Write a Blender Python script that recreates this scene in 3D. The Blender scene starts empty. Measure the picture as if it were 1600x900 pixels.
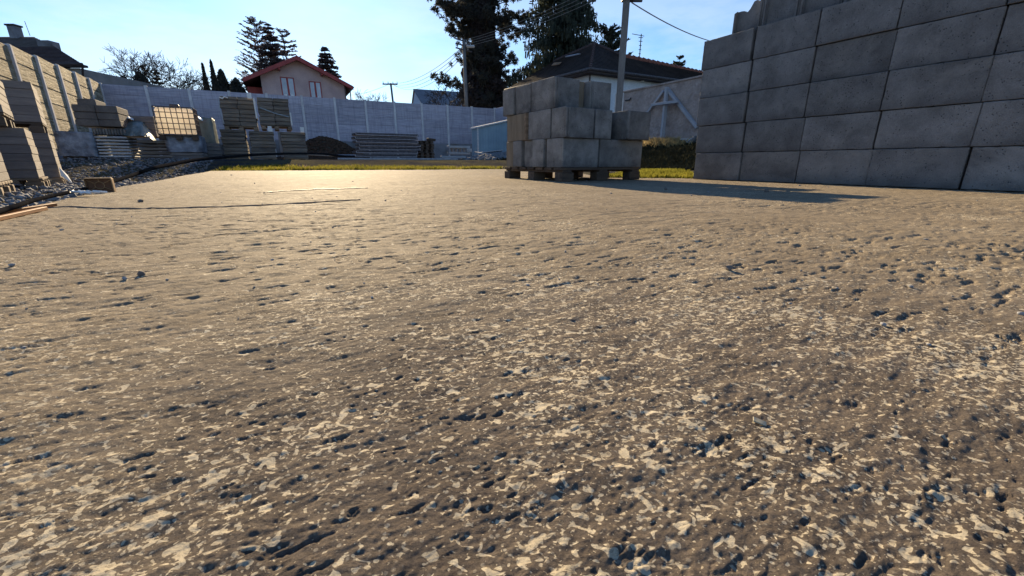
import bpy, math, random
import numpy as np
from mathutils import Vector, Matrix

# ------------------------------------------------------------------ camera, sky, sun
sc = bpy.context.scene
HC = 0.1616                     # camera height above the slab (phone held just above the concrete)
FPX = 650.0                     # focal length in pixels of the 1600 px wide photograph
PITCH = math.atan((450 - 254.0) / FPX)
cam_d = bpy.data.cameras.new('camera'); cam = bpy.data.objects.new('camera', cam_d)
sc.collection.objects.link(cam); sc.camera = cam
cam_d.sensor_width = 36.0; cam_d.lens = FPX / 1600 * 36.0
cam_d.clip_start = 0.02; cam_d.clip_end = 6000
cam.location = (0, 0, HC); cam.rotation_euler = (math.pi / 2 - PITCH, 0, 0)

SUN_AZ, SUN_EL = math.radians(-23.5), math.radians(20.3)
world = bpy.data.worlds.new('World'); sc.world = world; world.use_nodes = True
wt = world.node_tree; wn = wt.nodes; wl = wt.links; wn.clear()
w_out = wn.new('ShaderNodeOutputWorld'); bg = wn.new('ShaderNodeBackground')
sky = wn.new('ShaderNodeTexSky'); sky.sky_type = 'NISHITA'; sky.sun_disc = False
sky.sun_elevation = SUN_EL; sky.sun_rotation = SUN_AZ
sky.air_density = 1.0; sky.dust_density = 0.14; sky.ozone_density = 2.0
# wispy clouds low over the horizon
tc = wn.new('ShaderNodeTexCoord'); mp = wn.new('ShaderNodeMapping'); mp.inputs['Scale'].default_value = (1.0, 1.0, 3.6)
nz = wn.new('ShaderNodeTexNoise'); nz.inputs['Scale'].default_value = 2.3; nz.inputs['Detail'].default_value = 8; nz.inputs['Roughness'].default_value = 0.6
mp.inputs['Location'].default_value = (0.55, 0.2, 0.3)
cr = wn.new('ShaderNodeValToRGB'); cr.color_ramp.elements[0].position = 0.42; cr.color_ramp.elements[1].position = 0.6
sx = wn.new('ShaderNodeSeparateXYZ'); hr = wn.new('ShaderNodeValToRGB')
hr.color_ramp.elements[0].position = 0.0; hr.color_ramp.elements[0].color = (1, 1, 1, 1)
hr.color_ramp.elements[1].position = 0.5; hr.color_ramp.elements[1].color = (0, 0, 0, 1)
mu = wn.new('ShaderNodeMath'); mu.operation = 'MULTIPLY'
mu2 = wn.new('ShaderNodeMath'); mu2.operation = 'MULTIPLY'; mu2.inputs[1].default_value = 0.65
mx = wn.new('ShaderNodeMix'); mx.data_type = 'RGBA'
wl.new(tc.outputs['Generated'], mp.inputs['Vector']); wl.new(mp.outputs[0], nz.inputs['Vector'])
wl.new(nz.outputs['Fac'], cr.inputs[0]); wl.new(tc.outputs['Generated'], sx.inputs[0]); wl.new(sx.outputs['Z'], hr.inputs[0])
wl.new(cr.outputs[0], mu.inputs[0]); wl.new(hr.outputs[0], mu.inputs[1]); wl.new(mu.outputs[0], mu2.inputs[0])
hs = wn.new('ShaderNodeHueSaturation'); hs.inputs['Saturation'].default_value = 1.0
tint = wn.new('ShaderNodeMix'); tint.data_type = 'RGBA'; tint.blend_type = 'MULTIPLY'; tint.inputs['Factor'].default_value = 1.0
tint.inputs[7].default_value = (0.74, 0.97, 1.22, 1)      # the photograph's clear, slightly cyan winter sky
wl.new(sky.outputs[0], hs.inputs['Color']); wl.new(hs.outputs[0], tint.inputs[6])
wl.new(mu2.outputs[0], mx.inputs['Factor']); wl.new(tint.outputs[2], mx.inputs[6]); mx.inputs[7].default_value = (7.0, 7.6, 8.2, 1)
wl.new(mx.outputs[2], bg.inputs['Color']); bg.inputs['Strength'].default_value = 0.063
wl.new(bg.outputs[0], w_out.inputs['Surface'])

sun_d = bpy.data.lights.new('sun', 'SUN'); sun = bpy.data.objects.new('sun', sun_d); sc.collection.objects.link(sun)
sun_d.energy = 5.0; sun_d.angle = math.radians(0.55); sun_d.color = (1.0, 0.79, 0.50)
sdir = Vector((math.sin(SUN_AZ) * math.cos(SUN_EL), math.cos(SUN_AZ) * math.cos(SUN_EL), math.sin(SUN_EL)))
sun.rotation_euler = sdir.to_track_quat('Z', 'Y').to_euler()
sc.view_settings.view_transform = 'Standard'; sc.view_settings.look = 'None'
sc.view_settings.exposure = 1.22; sc.view_settings.gamma = 1.0

# ------------------------------------------------------------------ measuring helpers
rng = random.Random(7); R_ = math.radians
def ray(x, y):
    u = (x - 800) / FPX; v = (450 - y) / FPX
    return Vector((u, math.cos(PITCH) + v * math.sin(PITCH), -math.sin(PITCH) + v * math.cos(PITCH)))
O = Vector((0, 0, HC))
def lvl(x, y, z): r = ray(x, y); return O + r * ((z - HC) / r.z)        # point at a known height
def at(x, y, Y): r = ray(x, y); return O + r * (Y / r.y)                # point at a known distance
AZ = R_(-28.59); DV = Vector((math.sin(AZ), math.cos(AZ), 0)); NV = Vector((DV.y, -DV.x, 0)); ROT = math.atan2(NV.y, NV.x)
def W(s, q, z=0.0): return DV * s + NV * q + Vector((0, 0, z))
def SQ(P): return P.dot(DV), P.dot(NV)
def ons(x, y, s): r = ray(x, y); return O + r * (s / r.dot(DV))         # point on a plane across the yard
def onq(x, y, q): r = ray(x, y); return O + r * (q / r.dot(NV))         # point on a plane along the yard

# ------------------------------------------------------------------ objects and meshes
COL = sc.collection
def tag(o, label=None, cat=None, group=None, kind=None):
    if label: o['label'] = label
    if cat: o['category'] = cat
    if group: o['group'] = group
    if kind: o['kind'] = kind
    return o
def empty(name, loc, rz=0.0):
    o = bpy.data.objects.new(name, None); COL.objects.link(o); o.location = loc; o.rotation_euler = (0, 0, rz)
    o.empty_display_size = 0.1
    return o
def link(name, mesh, parent=None, loc=None, rot=None):
    o = bpy.data.objects.new(name, mesh); COL.objects.link(o)
    if parent is not None: o.parent = parent
    if loc is not None: o.location = loc
    if rot is not None: o.rotation_euler = rot
    return o
class MB:
    def __init__(s): s.v = []; s.f = []
    def add(s, vs, fs):
        n = len(s.v); s.v += [tuple(v) for v in vs]; s.f += [tuple(i + n for i in f) for f in fs]; return s
    def box(s, x0, x1, y0, y1, z0, z1, M=None, ch=0.0):
        if ch > 0:
            vs = []
            c = ((x0 + x1) / 2, (y0 + y1) / 2, (z0 + z1) / 2); h = ((x1 - x0) / 2, (y1 - y0) / 2, (z1 - z0) / 2)
            idx = {}
            for sx_ in (-1, 1):
                for sy in (-1, 1):
                    for sz in (-1, 1):
                        for a in range(3):
                            d = [sx_ * (h[0] - ch), sy * (h[1] - ch), sz * (h[2] - ch)]
                            d[a] = (sx_, sy, sz)[a] * h[a]
                            idx[(sx_, sy, sz, a)] = len(vs); vs.append((c[0] + d[0], c[1] + d[1], c[2] + d[2]))
            fs = []
            def g(a, sg):                       # main faces
                o = [i for i in range(3) if i != a]; loop = []
                for p, r in ((-1, -1), (1, -1), (1, 1), (-1, 1)):
                    k = [0, 0, 0]; k[a] = sg; k[o[0]] = p; k[o[1]] = r; loop.append(idx[(k[0], k[1], k[2], a)])
                fs.append(loop)
            for a in range(3):
                g(a, 1); g(a, -1)
            for a in range(3):                  # edges along axis a
                o = [i for i in range(3) if i != a]
                for p in (-1, 1):
                    for r in (-1, 1):
                        k0 = [0, 0, 0]; k0[o[0]] = p; k0[o[1]] = r; k1 = list(k0); k0[a] = -1; k1[a] = 1
                        fs.append([idx[(*k0, o[0])], idx[(*k1, o[0])], idx[(*k1, o[1])], idx[(*k0, o[1])]])
            for sx_ in (-1, 1):
                for sy in (-1, 1):
                    for sz in (-1, 1): fs.append([idx[(sx_, sy, sz, a)] for a in range(3)])
        else:
            vs = [(x, y, z) for x in (x0, x1) for y in (y0, y1) for z in (z0, z1)]
            fs = [(0, 1, 3, 2), (4, 6, 7, 5), (0, 4, 5, 1), (2, 3, 7, 6), (0, 2, 6, 4), (1, 5, 7, 3)]
        if M is not None: vs = [M @ Vector(v) for v in vs]
        return s.add(vs, fs)
    def tube(s, p0, p1, r0, r1=None, n=6):
        return s.path([p0, p1], [r0, r0 if r1 is None else r1], n)
    def path(s, pts, rs, n=6, cap=True):
        pts = [Vector(p) for p in pts]
        if not hasattr(rs, '__len__'): rs = [rs] * len(pts)
        vs = []; fs = []
        for i, p in enumerate(pts):
            d = (pts[min(i + 1, len(pts) - 1)] - pts[max(i - 1, 0)]).normalized()
            a = d.orthogonal().normalized() if i == 0 else (a - d * a.dot(d)).normalized()
            b = d.cross(a)
            for k in range(n):
                t = 2 * math.pi * k / n; vs.append(p + (a * math.cos(t) + b * math.sin(t)) * rs[i])
        for i in range(len(pts) - 1):
            for k in range(n):
                fs.append((i * n + k, i * n + (k + 1) % n, (i + 1) * n + (k + 1) % n, (i + 1) * n + k))
        if cap: fs.append(tuple(range(n - 1, -1, -1))); fs.append(tuple((len(pts) - 1) * n + k for k in range(n)))
        return s.add(vs, fs)
    def prism(s, poly, ext):                    # polygon (3-D points) extruded along a vector
        n = len(poly); poly = [Vector(p) for p in poly]; e = Vector(ext)
        return s.add(poly + [p + e for p in poly], [tuple(range(n)), tuple(range(2 * n - 1, n - 1, -1))] + [(i, i + n, (i + 1) % n + n, (i + 1) % n) for i in range(n)])
    def mesh(s, name, m, smooth=False):
        me = bpy.data.meshes.new(name); me.from_pydata(s.v, [], s.f); me.update()
        import bmesh
        b = bmesh.new(); b.from_mesh(me); bmesh.ops.recalc_face_normals(b, faces=b.faces); b.to_mesh(me); b.free()
        for k in (m if isinstance(m, (list, tuple)) else [m]): me.materials.append(k)
        if smooth: me.shade_smooth()
        return me
    def build(s, name, m, parent=None, loc=None, rot=None, smooth=False):
        return link(name, s.mesh(name, m, smooth), parent, loc, rot)
def fast_mesh(name, V, F, m, smooth=False):     # numpy arrays, all faces of one size
    me = bpy.data.meshes.new(name); V = np.asarray(V, np.float32); F = np.asarray(F, np.int32)
    k = F.shape[1]; me.vertices.add(len(V)); me.vertices.foreach_set('co', V.ravel())
    me.loops.add(F.size); me.loops.foreach_set('vertex_index', F.ravel())
    me.polygons.add(len(F)); me.polygons.foreach_set('loop_start', np.arange(0, F.size, k, dtype=np.int32))
    me.update(calc_edges=True); me.validate()
    if smooth: me.shade_smooth()
    me.materials.append(m)
    return me

# ------------------------------------------------------------------ noise for real relief
_p = np.random.RandomState(11).rand(65536).astype(np.float32)
def vnoise(x, y, seed=0):
    xi = np.floor(x).astype(np.int64); yi = np.floor(y).astype(np.int64); fx = x - xi; fy = y - yi
    fx = fx * fx * (3 - 2 * fx); fy = fy * fy * (3 - 2 * fy)
    def h(a, b): return _p[((a * 73856093) ^ (b * 19349663) ^ (seed * 83492791)) & 65535]
    return (h(xi, yi) * (1 - fx) + h(xi + 1, yi) * fx) * (1 - fy) + (h(xi, yi + 1) * (1 - fx) + h(xi + 1, yi + 1) * fx) * fy
def fbm(x, y, o=4, seed=0, g=0.5):
    t = 0; a = 1; n = 0
    for i in range(o): t = t + a * vnoise(x * 2 ** i + 17.3 * i, y * 2 ** i - 9.1 * i, seed + i); n += a; a *= g
    return t / n
def sstep(a, b, x): t = np.clip((x - a) / (b - a), 0, 1); return t * t * (3 - 2 * t)

# ------------------------------------------------------------------ materials
def ramp(nt, fac, stops, interp='LINEAR'):
    r = nt.nodes.new('ShaderNodeValToRGB'); e = r.color_ramp.elements; r.color_ramp.interpolation = interp
    while len(e) < len(stops): e.new(0.5)
    for k, (p, c) in enumerate(stops):
        e[k].position = p; e[k].color = (*c, 1) if len(c) == 3 else c
    if fac is not None: nt.links.new(fac, r.inputs[0])
    return r.outputs[0]
def noise(nt, vec, scale, detail=4, rough=0.55, dist=0.0, map_scale=None, rot=0.0):
    n = nt.nodes.new('ShaderNodeTexNoise'); n.inputs['Scale'].default_value = scale; n.inputs['Detail'].default_value = detail
    n.inputs['Roughness'].default_value = rough; n.inputs['Distortion'].default_value = dist
    if map_scale is not None or rot:
        m = nt.nodes.new('ShaderNodeMapping'); m.inputs['Scale'].default_value = map_scale or (1, 1, 1); m.inputs['Rotation'].default_value = (0, 0, rot)
        nt.links.new(vec, m.inputs['Vector']); vec = m.outputs[0]
    nt.links.new(vec, n.inputs['Vector']); return n.outputs['Fac']
def mixc(nt, fac, a, b, mode='MIX'):
    m = nt.nodes.new('ShaderNodeMix'); m.data_type = 'RGBA'; m.blend_type = mode
    for v, i in ((fac, m.inputs['Factor']), (a, m.inputs[6]), (b, m.inputs[7])):
        if isinstance(v, (int, float)): i.default_value = v
        elif isinstance(v, tuple): i.default_value = (*v, 1)
        else: nt.links.new(v, i)
    return m.outputs[2]
def mathn(nt, op, a, b=None, clamp=False):
    m = nt.nodes.new('ShaderNodeMath'); m.operation = op; m.use_clamp = clamp
    for v, i in ((a, m.inputs[0]), (b, m.inputs[1])):
        if v is None: continue
        if isinstance(v, (int, float)): i.default_value = v
        else: nt.links.new(v, i)
    return m.outputs[0]
def bump(nt, h, strength, dist, normal=None):
    b = nt.nodes.new('ShaderNodeBump'); b.inputs['Strength'].default_value = strength; b.inputs['Distance'].default_value = dist
    nt.links.new(h, b.inputs['Height'])
    if normal is not None: nt.links.new(normal, b.inputs['Normal'])
    return b.outputs[0]
def newmat(name):
    m = bpy.data.materials.new(name); m.use_nodes = True; nt = m.node_tree
    return m, nt, nt.nodes['Principled BSDF']
def simple(name, c1, c2, scale=6, rough=0.85, bmp=0.3, bdist=0.01, metal=0.0, stretch=None, stain=None, spec=0.35, fine=60, rnd=0.12, pores=0):
    """two-tone mottled surface with fine relief; object space, so that it moves with the thing; rnd varies each instance"""
    m, nt, p = newmat(name); co = nt.nodes.new('ShaderNodeTexCoord').outputs['Object']
    oi = nt.nodes.new('ShaderNodeObjectInfo')
    ad = nt.nodes.new('ShaderNodeVectorMath'); ad.operation = 'ADD'; sc_ = nt.nodes.new('ShaderNodeVectorMath'); sc_.operation = 'SCALE'
    nt.links.new(oi.outputs['Location'], sc_.inputs[0]); sc_.inputs['Scale'].default_value = 3.7
    nt.links.new(co, ad.inputs[0]); nt.links.new(sc_.outputs[0], ad.inputs[1]); co = ad.outputs[0]
    n1 = noise(nt, co, scale, 6, 0.62, map_scale=stretch)
    col = ramp(nt, n1, [(0.33, c1), (0.68, c2)])
    n2 = noise(nt, co, fine, 4, 0.7, map_scale=stretch)
    col = mixc(nt, 0.55, col, ramp(nt, n2, [(0.25, (0.55,) * 3), (0.75, (1.3,) * 3)]), 'MULTIPLY')
    if stain:
        n3 = noise(nt, co, scale * 0.35, 5, 0.7, 0.6)
        col = mixc(nt, ramp(nt, n3, [(0.52, (0, 0, 0)), (0.66, (0.75,) * 3)]), col, stain)
    pz = None
    if pores:
        vo = nt.nodes.new('ShaderNodeTexVoronoi'); vo.inputs['Scale'].default_value = pores; nt.links.new(co, vo.inputs['Vector'])
        gate = ramp(nt, noise(nt, co, pores * .31, 3, 0.6), [(0.48, (0, 0, 0)), (0.60, (1, 1, 1))])
        pz = mathn(nt, 'MULTIPLY', ramp(nt, vo.outputs['Distance'], [(0.12, (1, 1, 1)), (0.26, (0, 0, 0))]), gate)
        col = mixc(nt, mathn(nt, 'MULTIPLY', pz, 0.75), col, (0.03, 0.03, 0.032))
        sc2 = noise(nt, co, 7, 8, 0.8, 1.5, map_scale=(1, 1, .55)); col = mixc(nt, ramp(nt, sc2, [(0.62, (0, 0, 0)), (0.74, (0.55,) * 3)]), col, (0.36, 0.35, 0.34))
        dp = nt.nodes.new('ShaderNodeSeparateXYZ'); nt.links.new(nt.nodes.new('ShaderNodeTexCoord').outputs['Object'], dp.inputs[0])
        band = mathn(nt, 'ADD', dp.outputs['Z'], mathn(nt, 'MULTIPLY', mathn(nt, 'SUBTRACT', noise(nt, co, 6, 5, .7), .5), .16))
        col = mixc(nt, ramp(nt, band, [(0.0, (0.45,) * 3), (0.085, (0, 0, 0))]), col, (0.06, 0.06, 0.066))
    v = mathn(nt, 'MULTIPLY_ADD', oi.outputs['Random'], 2 * rnd); nt.nodes[-1].inputs[2].default_value = 1 - rnd
    h = nt.nodes.new('ShaderNodeHueSaturation'); nt.links.new(col, h.inputs['Color']); nt.links.new(v, h.inputs['Value'])
    nt.links.new(h.outputs[0], p.inputs['Base Color'])
    p.inputs['Roughness'].default_value = rough; p.inputs['Metallic'].default_value = metal
    p.inputs['Specular IOR Level'].default_value = spec
    hh = mathn(nt, 'ADD', n2, mathn(nt, 'MULTIPLY', n1, 0.8))
    if pores: hh = mathn(nt, 'SUBTRACT', hh, pz)
    nt.links.new(bump(nt, hh, bmp, bdist), p.inputs['Normal'])
    return m
def leafmat(name, c1, c2, trans=0.35):
    m, nt, p = newmat(name); g = nt.nodes.new('ShaderNodeNewGeometry')
    n = noise(nt, g.outputs['Position'], 1.3, 5, 0.7)
    col = mixc(nt, g.outputs['Random Per Island'], mixc(nt, ramp(nt, n, [(0.35, (0, 0, 0)), (0.65, (1, 1, 1))]), c1, c2), mixc(nt, 0.5, c2, c1))
    d = nt.nodes.new('ShaderNodeBsdfDiffuse'); t = nt.nodes.new('ShaderNodeBsdfTranslucent'); s = nt.nodes.new('ShaderNodeMixShader')
    nt.links.new(col, d.inputs[0]); nt.links.new(col, t.inputs[0]); s.inputs[0].default_value = trans
    nt.links.new(d.outputs[0], s.inputs[1]); nt.links.new(t.outputs[0], s.inputs[2])
    nt.links.new(s.outputs[0], nt.nodes['Material Output'].inputs['Surface']); return m

M = {}
M['block'] = simple('block_concrete', (0.135, 0.132, 0.132), (0.245, 0.24, 0.24), 5, 0.95, 1.0, 0.006, stain=(0.27, 0.26, 0.25), fine=150, rnd=0.2, spec=0.1, pores=70)
M['block_pile'] = simple('pile_block_concrete', (0.15, 0.145, 0.14), (0.31, 0.30, 0.29), 6, 0.95, 1.0, 0.008, stain=(0.34, 0.33, 0.31), fine=150, rnd=0.14, spec=0.1, pores=60)
M['block_brown'] = simple('block_concrete_brown', (0.16, 0.13, 0.095), (0.25, 0.20, 0.145), 5, 0.95, 0.55, 0.006, stretch=(3, 3, 0.4), fine=90, rnd=0.1, spec=0.2)
M['pale_conc'] = simple('pale_precast_concrete', (0.30, 0.31, 0.33), (0.42, 0.42, 0.44), 2.2, 0.9, 0.35, 0.01, stretch=(1, 1, 3), stain=(0.30, 0.29, 0.29), fine=30, rnd=0.05, spec=0.2)
M['post_conc'] = simple('post_concrete', (0.50, 0.49, 0.51), (0.64, 0.62, 0.64), 3, 0.9, 0.3, 0.006, fine=40, rnd=0.06, spec=0.2)
M['plinth'] = simple('plinth_concrete', (0.16, 0.16, 0.18), (0.25, 0.25, 0.27), 2, 0.95, 0.5, 0.01, stain=(0.13, 0.11, 0.09), spec=0.2)
M['wood'] = simple('weathered_pallet_wood', (0.13, 0.09, 0.06), (0.30, 0.22, 0.15), 4, 0.85, 0.4, 0.004, stretch=(0.5, 6, 6), fine=40, rnd=0.25)
M['wood_dark'] = simple('dark_wet_wood', (0.05, 0.035, 0.028), (0.12, 0.085, 0.06), 4, 0.85, 0.4, 0.004, stretch=(0.5, 6, 6), fine=40, rnd=0.25)
M['timber_new'] = simple('orange_new_timber', (0.22, 0.085, 0.022), (0.34, 0.15, 0.045), 4, 0.7, 0.3, 0.003, stretch=(0.6, 8, 8), fine=30, rnd=0.08)
M['board'] = simple('stacked_board', (0.10, 0.085, 0.075), (0.27, 0.225, 0.18), 2.6, 0.8, 0.7, 0.02, stretch=(0.6, 0.6, 5), stain=(0.20, 0.14, 0.09), fine=14, rnd=0.22)
M['panel_dark'] = simple('stacked_panel', (0.12, 0.11, 0.11), (0.21, 0.19, 0.18), 2.5, 0.9, 0.4, 0.01, stretch=(0.6, 0.6, 5), fine=20, rnd=0.14)
M['panel_pale'] = simple('stacked_panel_pale', (0.30, 0.27, 0.20), (0.44, 0.40, 0.30), 2.5, 0.9, 0.5, 0.01, stretch=(0.6, 0.6, 5), fine=20, rnd=0.14)
M['panel_mid'] = simple('stacked_panel_mid', (0.13, 0.112, 0.108), (0.23, 0.195, 0.175), 2.0, 0.9, 0.4, 0.008, stretch=(0.6, 0.6, 6), fine=20, rnd=0.08)
M['stone_brown'] = simple('brown_grey_slab', (0.10, 0.09, 0.085), (0.18, 0.155, 0.14), 3, 0.9, 0.4, 0.01, fine=25, rnd=0.12)
M['plank_white'] = simple('pale_plank', (0.38, 0.38, 0.40), (0.6, 0.6, 0.6), 3, 0.75, 0.3, 0.006, stretch=(0.6, 0.6, 4), fine=20, rnd=0.12)
M['film'] = simple('plastic_film', (0.22, 0.25, 0.27), (0.42, 0.46, 0.48), 3.5, 0.28, 0.9, 0.03, stretch=(1, 1, 0.35), fine=12, rnd=0.1, spec=0.6)
M['film_blue'] = simple('blue_grey_film', (0.07, 0.08, 0.11), (0.34, 0.38, 0.46), 3.5, 0.35, 0.8, 0.03, fine=10, rnd=0.1, spec=0.5)
M['tarp'] = simple('grey_green_tarp', (0.09, 0.11, 0.10), (0.20, 0.235, 0.23), 3, 0.45, 0.9, 0.03, stretch=(1, 1, 0.4), fine=9, rnd=0.1, spec=0.5)
M['white'] = simple('white_plastic', (0.68, 0.68, 0.66), (0.8, 0.8, 0.78), 3, 0.6, 0.2, 0.004, rnd=0.04)
M['steel'] = simple('galvanised_steel', (0.26, 0.26, 0.29), (0.44, 0.44, 0.47), 9, 0.5, 0.15, 0.002, metal=0.5, fine=50, rnd=0.1)
M['steel_frame'] = simple('rusty_grey_frame', (0.10, 0.085, 0.09), (0.20, 0.18, 0.19), 9, 0.7, 0.2, 0.002, metal=0.0, fine=50, rnd=0.15)
M['rail'] = simple('pale_galvanised_rail', (0.20, 0.18, 0.19), (0.34, 0.31, 0.32), 9, 0.6, 0.15, 0.002, fine=50, rnd=0.1)
M['steel_dark'] = simple('dark_steel', (0.05, 0.045, 0.05), (0.13, 0.11, 0.11), 9, 0.6, 0.2, 0.002, metal=0.4, fine=50, rnd=0.15)
M['plaster'] = simple('rough_cement_plaster', (0.30, 0.24, 0.215), (0.46, 0.37, 0.335), 3, 0.95, 1.0, 0.03, fine=14, rnd=0.0, spec=0.15)
M['plaster_white'] = simple('white_house_plaster', (0.52, 0.55, 0.60), (0.62, 0.64, 0.68), 1.2, 0.9, 0.2, 0.01, fine=20, rnd=0.0, spec=0.2)
M['plaster_flare_tint'] = simple('cream_plaster_flare_tint', (0.42, 0.32, 0.32), (0.52, 0.40, 0.39), 1.0, 0.9, 0.2, 0.01, fine=20, rnd=0.0, spec=0.2)  # cream wall with the pink cast of lens flare put into its colour
M['roof_dark'] = simple('dark_roof_tiles', (0.028, 0.024, 0.026), (0.06, 0.048, 0.046), 1.6, 0.85, 0.6, 0.03, fine=9, rnd=0.0, spec=0.2)
M['roof_brown'] = simple('brown_roof_tiles', (0.06, 0.04, 0.04), (0.11, 0.075, 0.07), 1.6, 0.85, 0.6, 0.03, fine=9, rnd=0.0, spec=0.2)
M['eaves_red'] = simple('red_brown_eaves', (0.27, 0.05, 0.05), (0.36, 0.08, 0.075), 2, 0.7, 0.2, 0.01, fine=20, rnd=0.05)
M['ridge'] = simple('red_ridge_tile', (0.22, 0.07, 0.05), (0.33, 0.12, 0.08), 6, 0.8, 0.2, 0.01, rnd=0.2)
M['glass'] = simple('window_glass', (0.30, 0.31, 0.38), (0.40, 0.41, 0.48), 1.5, 0.12, 0.02, 0.002, rnd=0.1, spec=0.8)
M['glass_dark'] = simple('dark_window_glass', (0.03, 0.035, 0.045), (0.06, 0.065, 0.08), 1.5, 0.1, 0.02, 0.002, rnd=0.1, spec=0.8)
M['hose'] = simple('black_rubber_hose', (0.012, 0.012, 0.014), (0.022, 0.022, 0.024), 12, 0.75, 0.1, 0.001, rnd=0.0, spec=0.0)
M['wire'] = simple('wire', (0.10, 0.09, 0.09), (0.16, 0.14, 0.13), 12, 0.5, 0.1, 0.001, rnd=0.0)
M['pole'] = simple('pole_concrete', (0.11, 0.11, 0.11), (0.19, 0.185, 0.185), 4, 0.9, 0.3, 0.004, stretch=(1, 1, 0.3), fine=40, rnd=0.1)
M['crate'] = simple('brown_crate_board', (0.10, 0.045, 0.022), (0.17, 0.08, 0.04), 7, 0.75, 0.4, 0.003, fine=60, rnd=0.0)
M['crate_rib'] = simple('tan_crate_edge', (0.26, 0.15, 0.07), (0.38, 0.23, 0.11), 7, 0.75, 0.3, 0.002, fine=60, rnd=0.0)
M['stone'] = simple('loose_stone', (0.13, 0.135, 0.15), (0.33, 0.33, 0.34), 14, 0.9, 0.5, 0.004, fine=90, rnd=0.3)
M['bark'] = simple('bark', (0.05, 0.04, 0.035), (0.11, 0.09, 0.075), 5, 0.95, 0.6, 0.02, stretch=(1, 1, 0.3), fine=20, rnd=0.1)
M['twig'] = simple('bare_twig', (0.03, 0.024, 0.02), (0.06, 0.046, 0.038), 5, 0.9, 0.2, 0.004, rnd=0.1)
M['needle'] = leafmat('conifer_needles', (0.045, 0.045, 0.042), (0.085, 0.08, 0.065), 0.28)
M['needle_b'] = leafmat('spruce_needles', (0.042, 0.05, 0.042), (0.08, 0.09, 0.065), 0.28)
M['needle_c'] = leafmat('pale_conifer_needles', (0.085, 0.07, 0.075), (0.14, 0.11, 0.105), 0.3)
M['ivy'] = leafmat('ivy_leaves', (0.05, 0.042, 0.045), (0.085, 0.07, 0.068), 0.2)
M['grass'] = leafmat('yellow_green_moss', (0.11, 0.12, 0.02), (0.29, 0.25, 0.04), 0.45)
M['grass_dry'] = leafmat('dry_grass', (0.34, 0.25, 0.11), (0.48, 0.36, 0.18), 0.35)
M['weeds'] = leafmat('dark_weeds', (0.018, 0.02, 0.013), (0.05, 0.048, 0.03), 0.05)

# shed: blue corrugated sheet
m, nt, p = newmat('blue_sheet'); co = nt.nodes.new('ShaderNodeTexCoord').outputs['Object']
nt.links.new(ramp(nt, noise(nt, co, 1.4, 5, 0.6), [(0.3, (0.17, 0.25, 0.31)), (0.7, (0.25, 0.35, 0.42))]), p.inputs['Base Color']); p.inputs['Roughness'].default_value = 0.45
M['blue'] = m
# IBC tank: translucent plastic
m, nt, p = newmat('milky_tank_plastic'); co = nt.nodes.new('ShaderNodeTexCoord').outputs['Object']
col = ramp(nt, noise(nt, co, 1.8, 3, 0.5), [(0.35, (0.95, 0.90, 0.80)), (0.7, (0.95, 0.84, 0.70))])
d = nt.nodes.new('ShaderNodeBsdfDiffuse'); t = nt.nodes.new('ShaderNodeBsdfTranslucent'); s = nt.nodes.new('ShaderNodeMixShader'); s.inputs[0].default_value = 0.85
nt.links.new(col, d.inputs[0]); nt.links.new(col, t.inputs[0]); nt.links.new(d.outputs[0], s.inputs[1]); nt.links.new(t.outputs[0], s.inputs[2])
nt.links.new(s.outputs[0], nt.nodes['Material Output'].inputs['Surface']); M['tank'] = m
# fence panels lit from the side: split-stone relief in thin courses
def relief_panel(name, c1, c2, c3, bscale):
    m, nt, p = newmat(name); co = nt.nodes.new('ShaderNodeTexCoord').outputs['Object']
    oi = nt.nodes.new('ShaderNodeObjectInfo'); ad = nt.nodes.new('ShaderNodeVectorMath'); ad.operation = 'ADD'
    nt.links.new(co, ad.inputs[0]); nt.links.new(oi.outputs['Location'], ad.inputs[1]); co = ad.outputs[0]
    n1 = noise(nt, co, 3.0, 5, 0.6, map_scale=(0.5, 1, 6)); n2 = noise(nt, co, 9.0, 5, 0.6, map_scale=(0.35, 1, 5)); n3 = noise(nt, co, 1.1, 4)
    col = mixc(nt, ramp(nt, n3, [(0.35, (0, 0, 0)), (0.65, (.5,) * 3)]), ramp(nt, n1, [(0.38, c1), (0.60, c2)]), c3)
    drip = noise(nt, co, 5.0, 5, 0.7, map_scale=(2.2, 2.2, 0.18)); col = mixc(nt, ramp(nt, drip, [(0.48, (0, 0, 0)), (0.70, (0.55,) * 3)]), col, tuple(v * .55 for v in c1))
    tone = mathn(nt, 'MULTIPLY_ADD', oi.outputs['Random'], 0.24); nt.nodes[-1].inputs[2].default_value = 0.88
    hv = nt.nodes.new('ShaderNodeHueSaturation'); nt.links.new(col, hv.inputs['Color']); nt.links.new(tone, hv.inputs['Value']); col = hv.outputs[0]
    nt.links.new(col, p.inputs['Base Color']); p.inputs['Roughness'].default_value = 0.9; p.inputs['Specular IOR Level'].default_value = 0.2
    nt.links.new(bump(nt, mathn(nt, 'ADD', n1, n2), 0.8, bscale), p.inputs['Normal']); return m
M['relief'] = relief_panel('stone_relief_concrete', (0.24, 0.19, 0.12), (0.66, 0.56, 0.39), (0.46, 0.38, 0.26), 0.12)
M['relief_grey'] = relief_panel('grey_relief_concrete', (0.31, 0.30, 0.36), (0.46, 0.44, 0.51), (0.40, 0.37, 0.44), 0.015)

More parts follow.
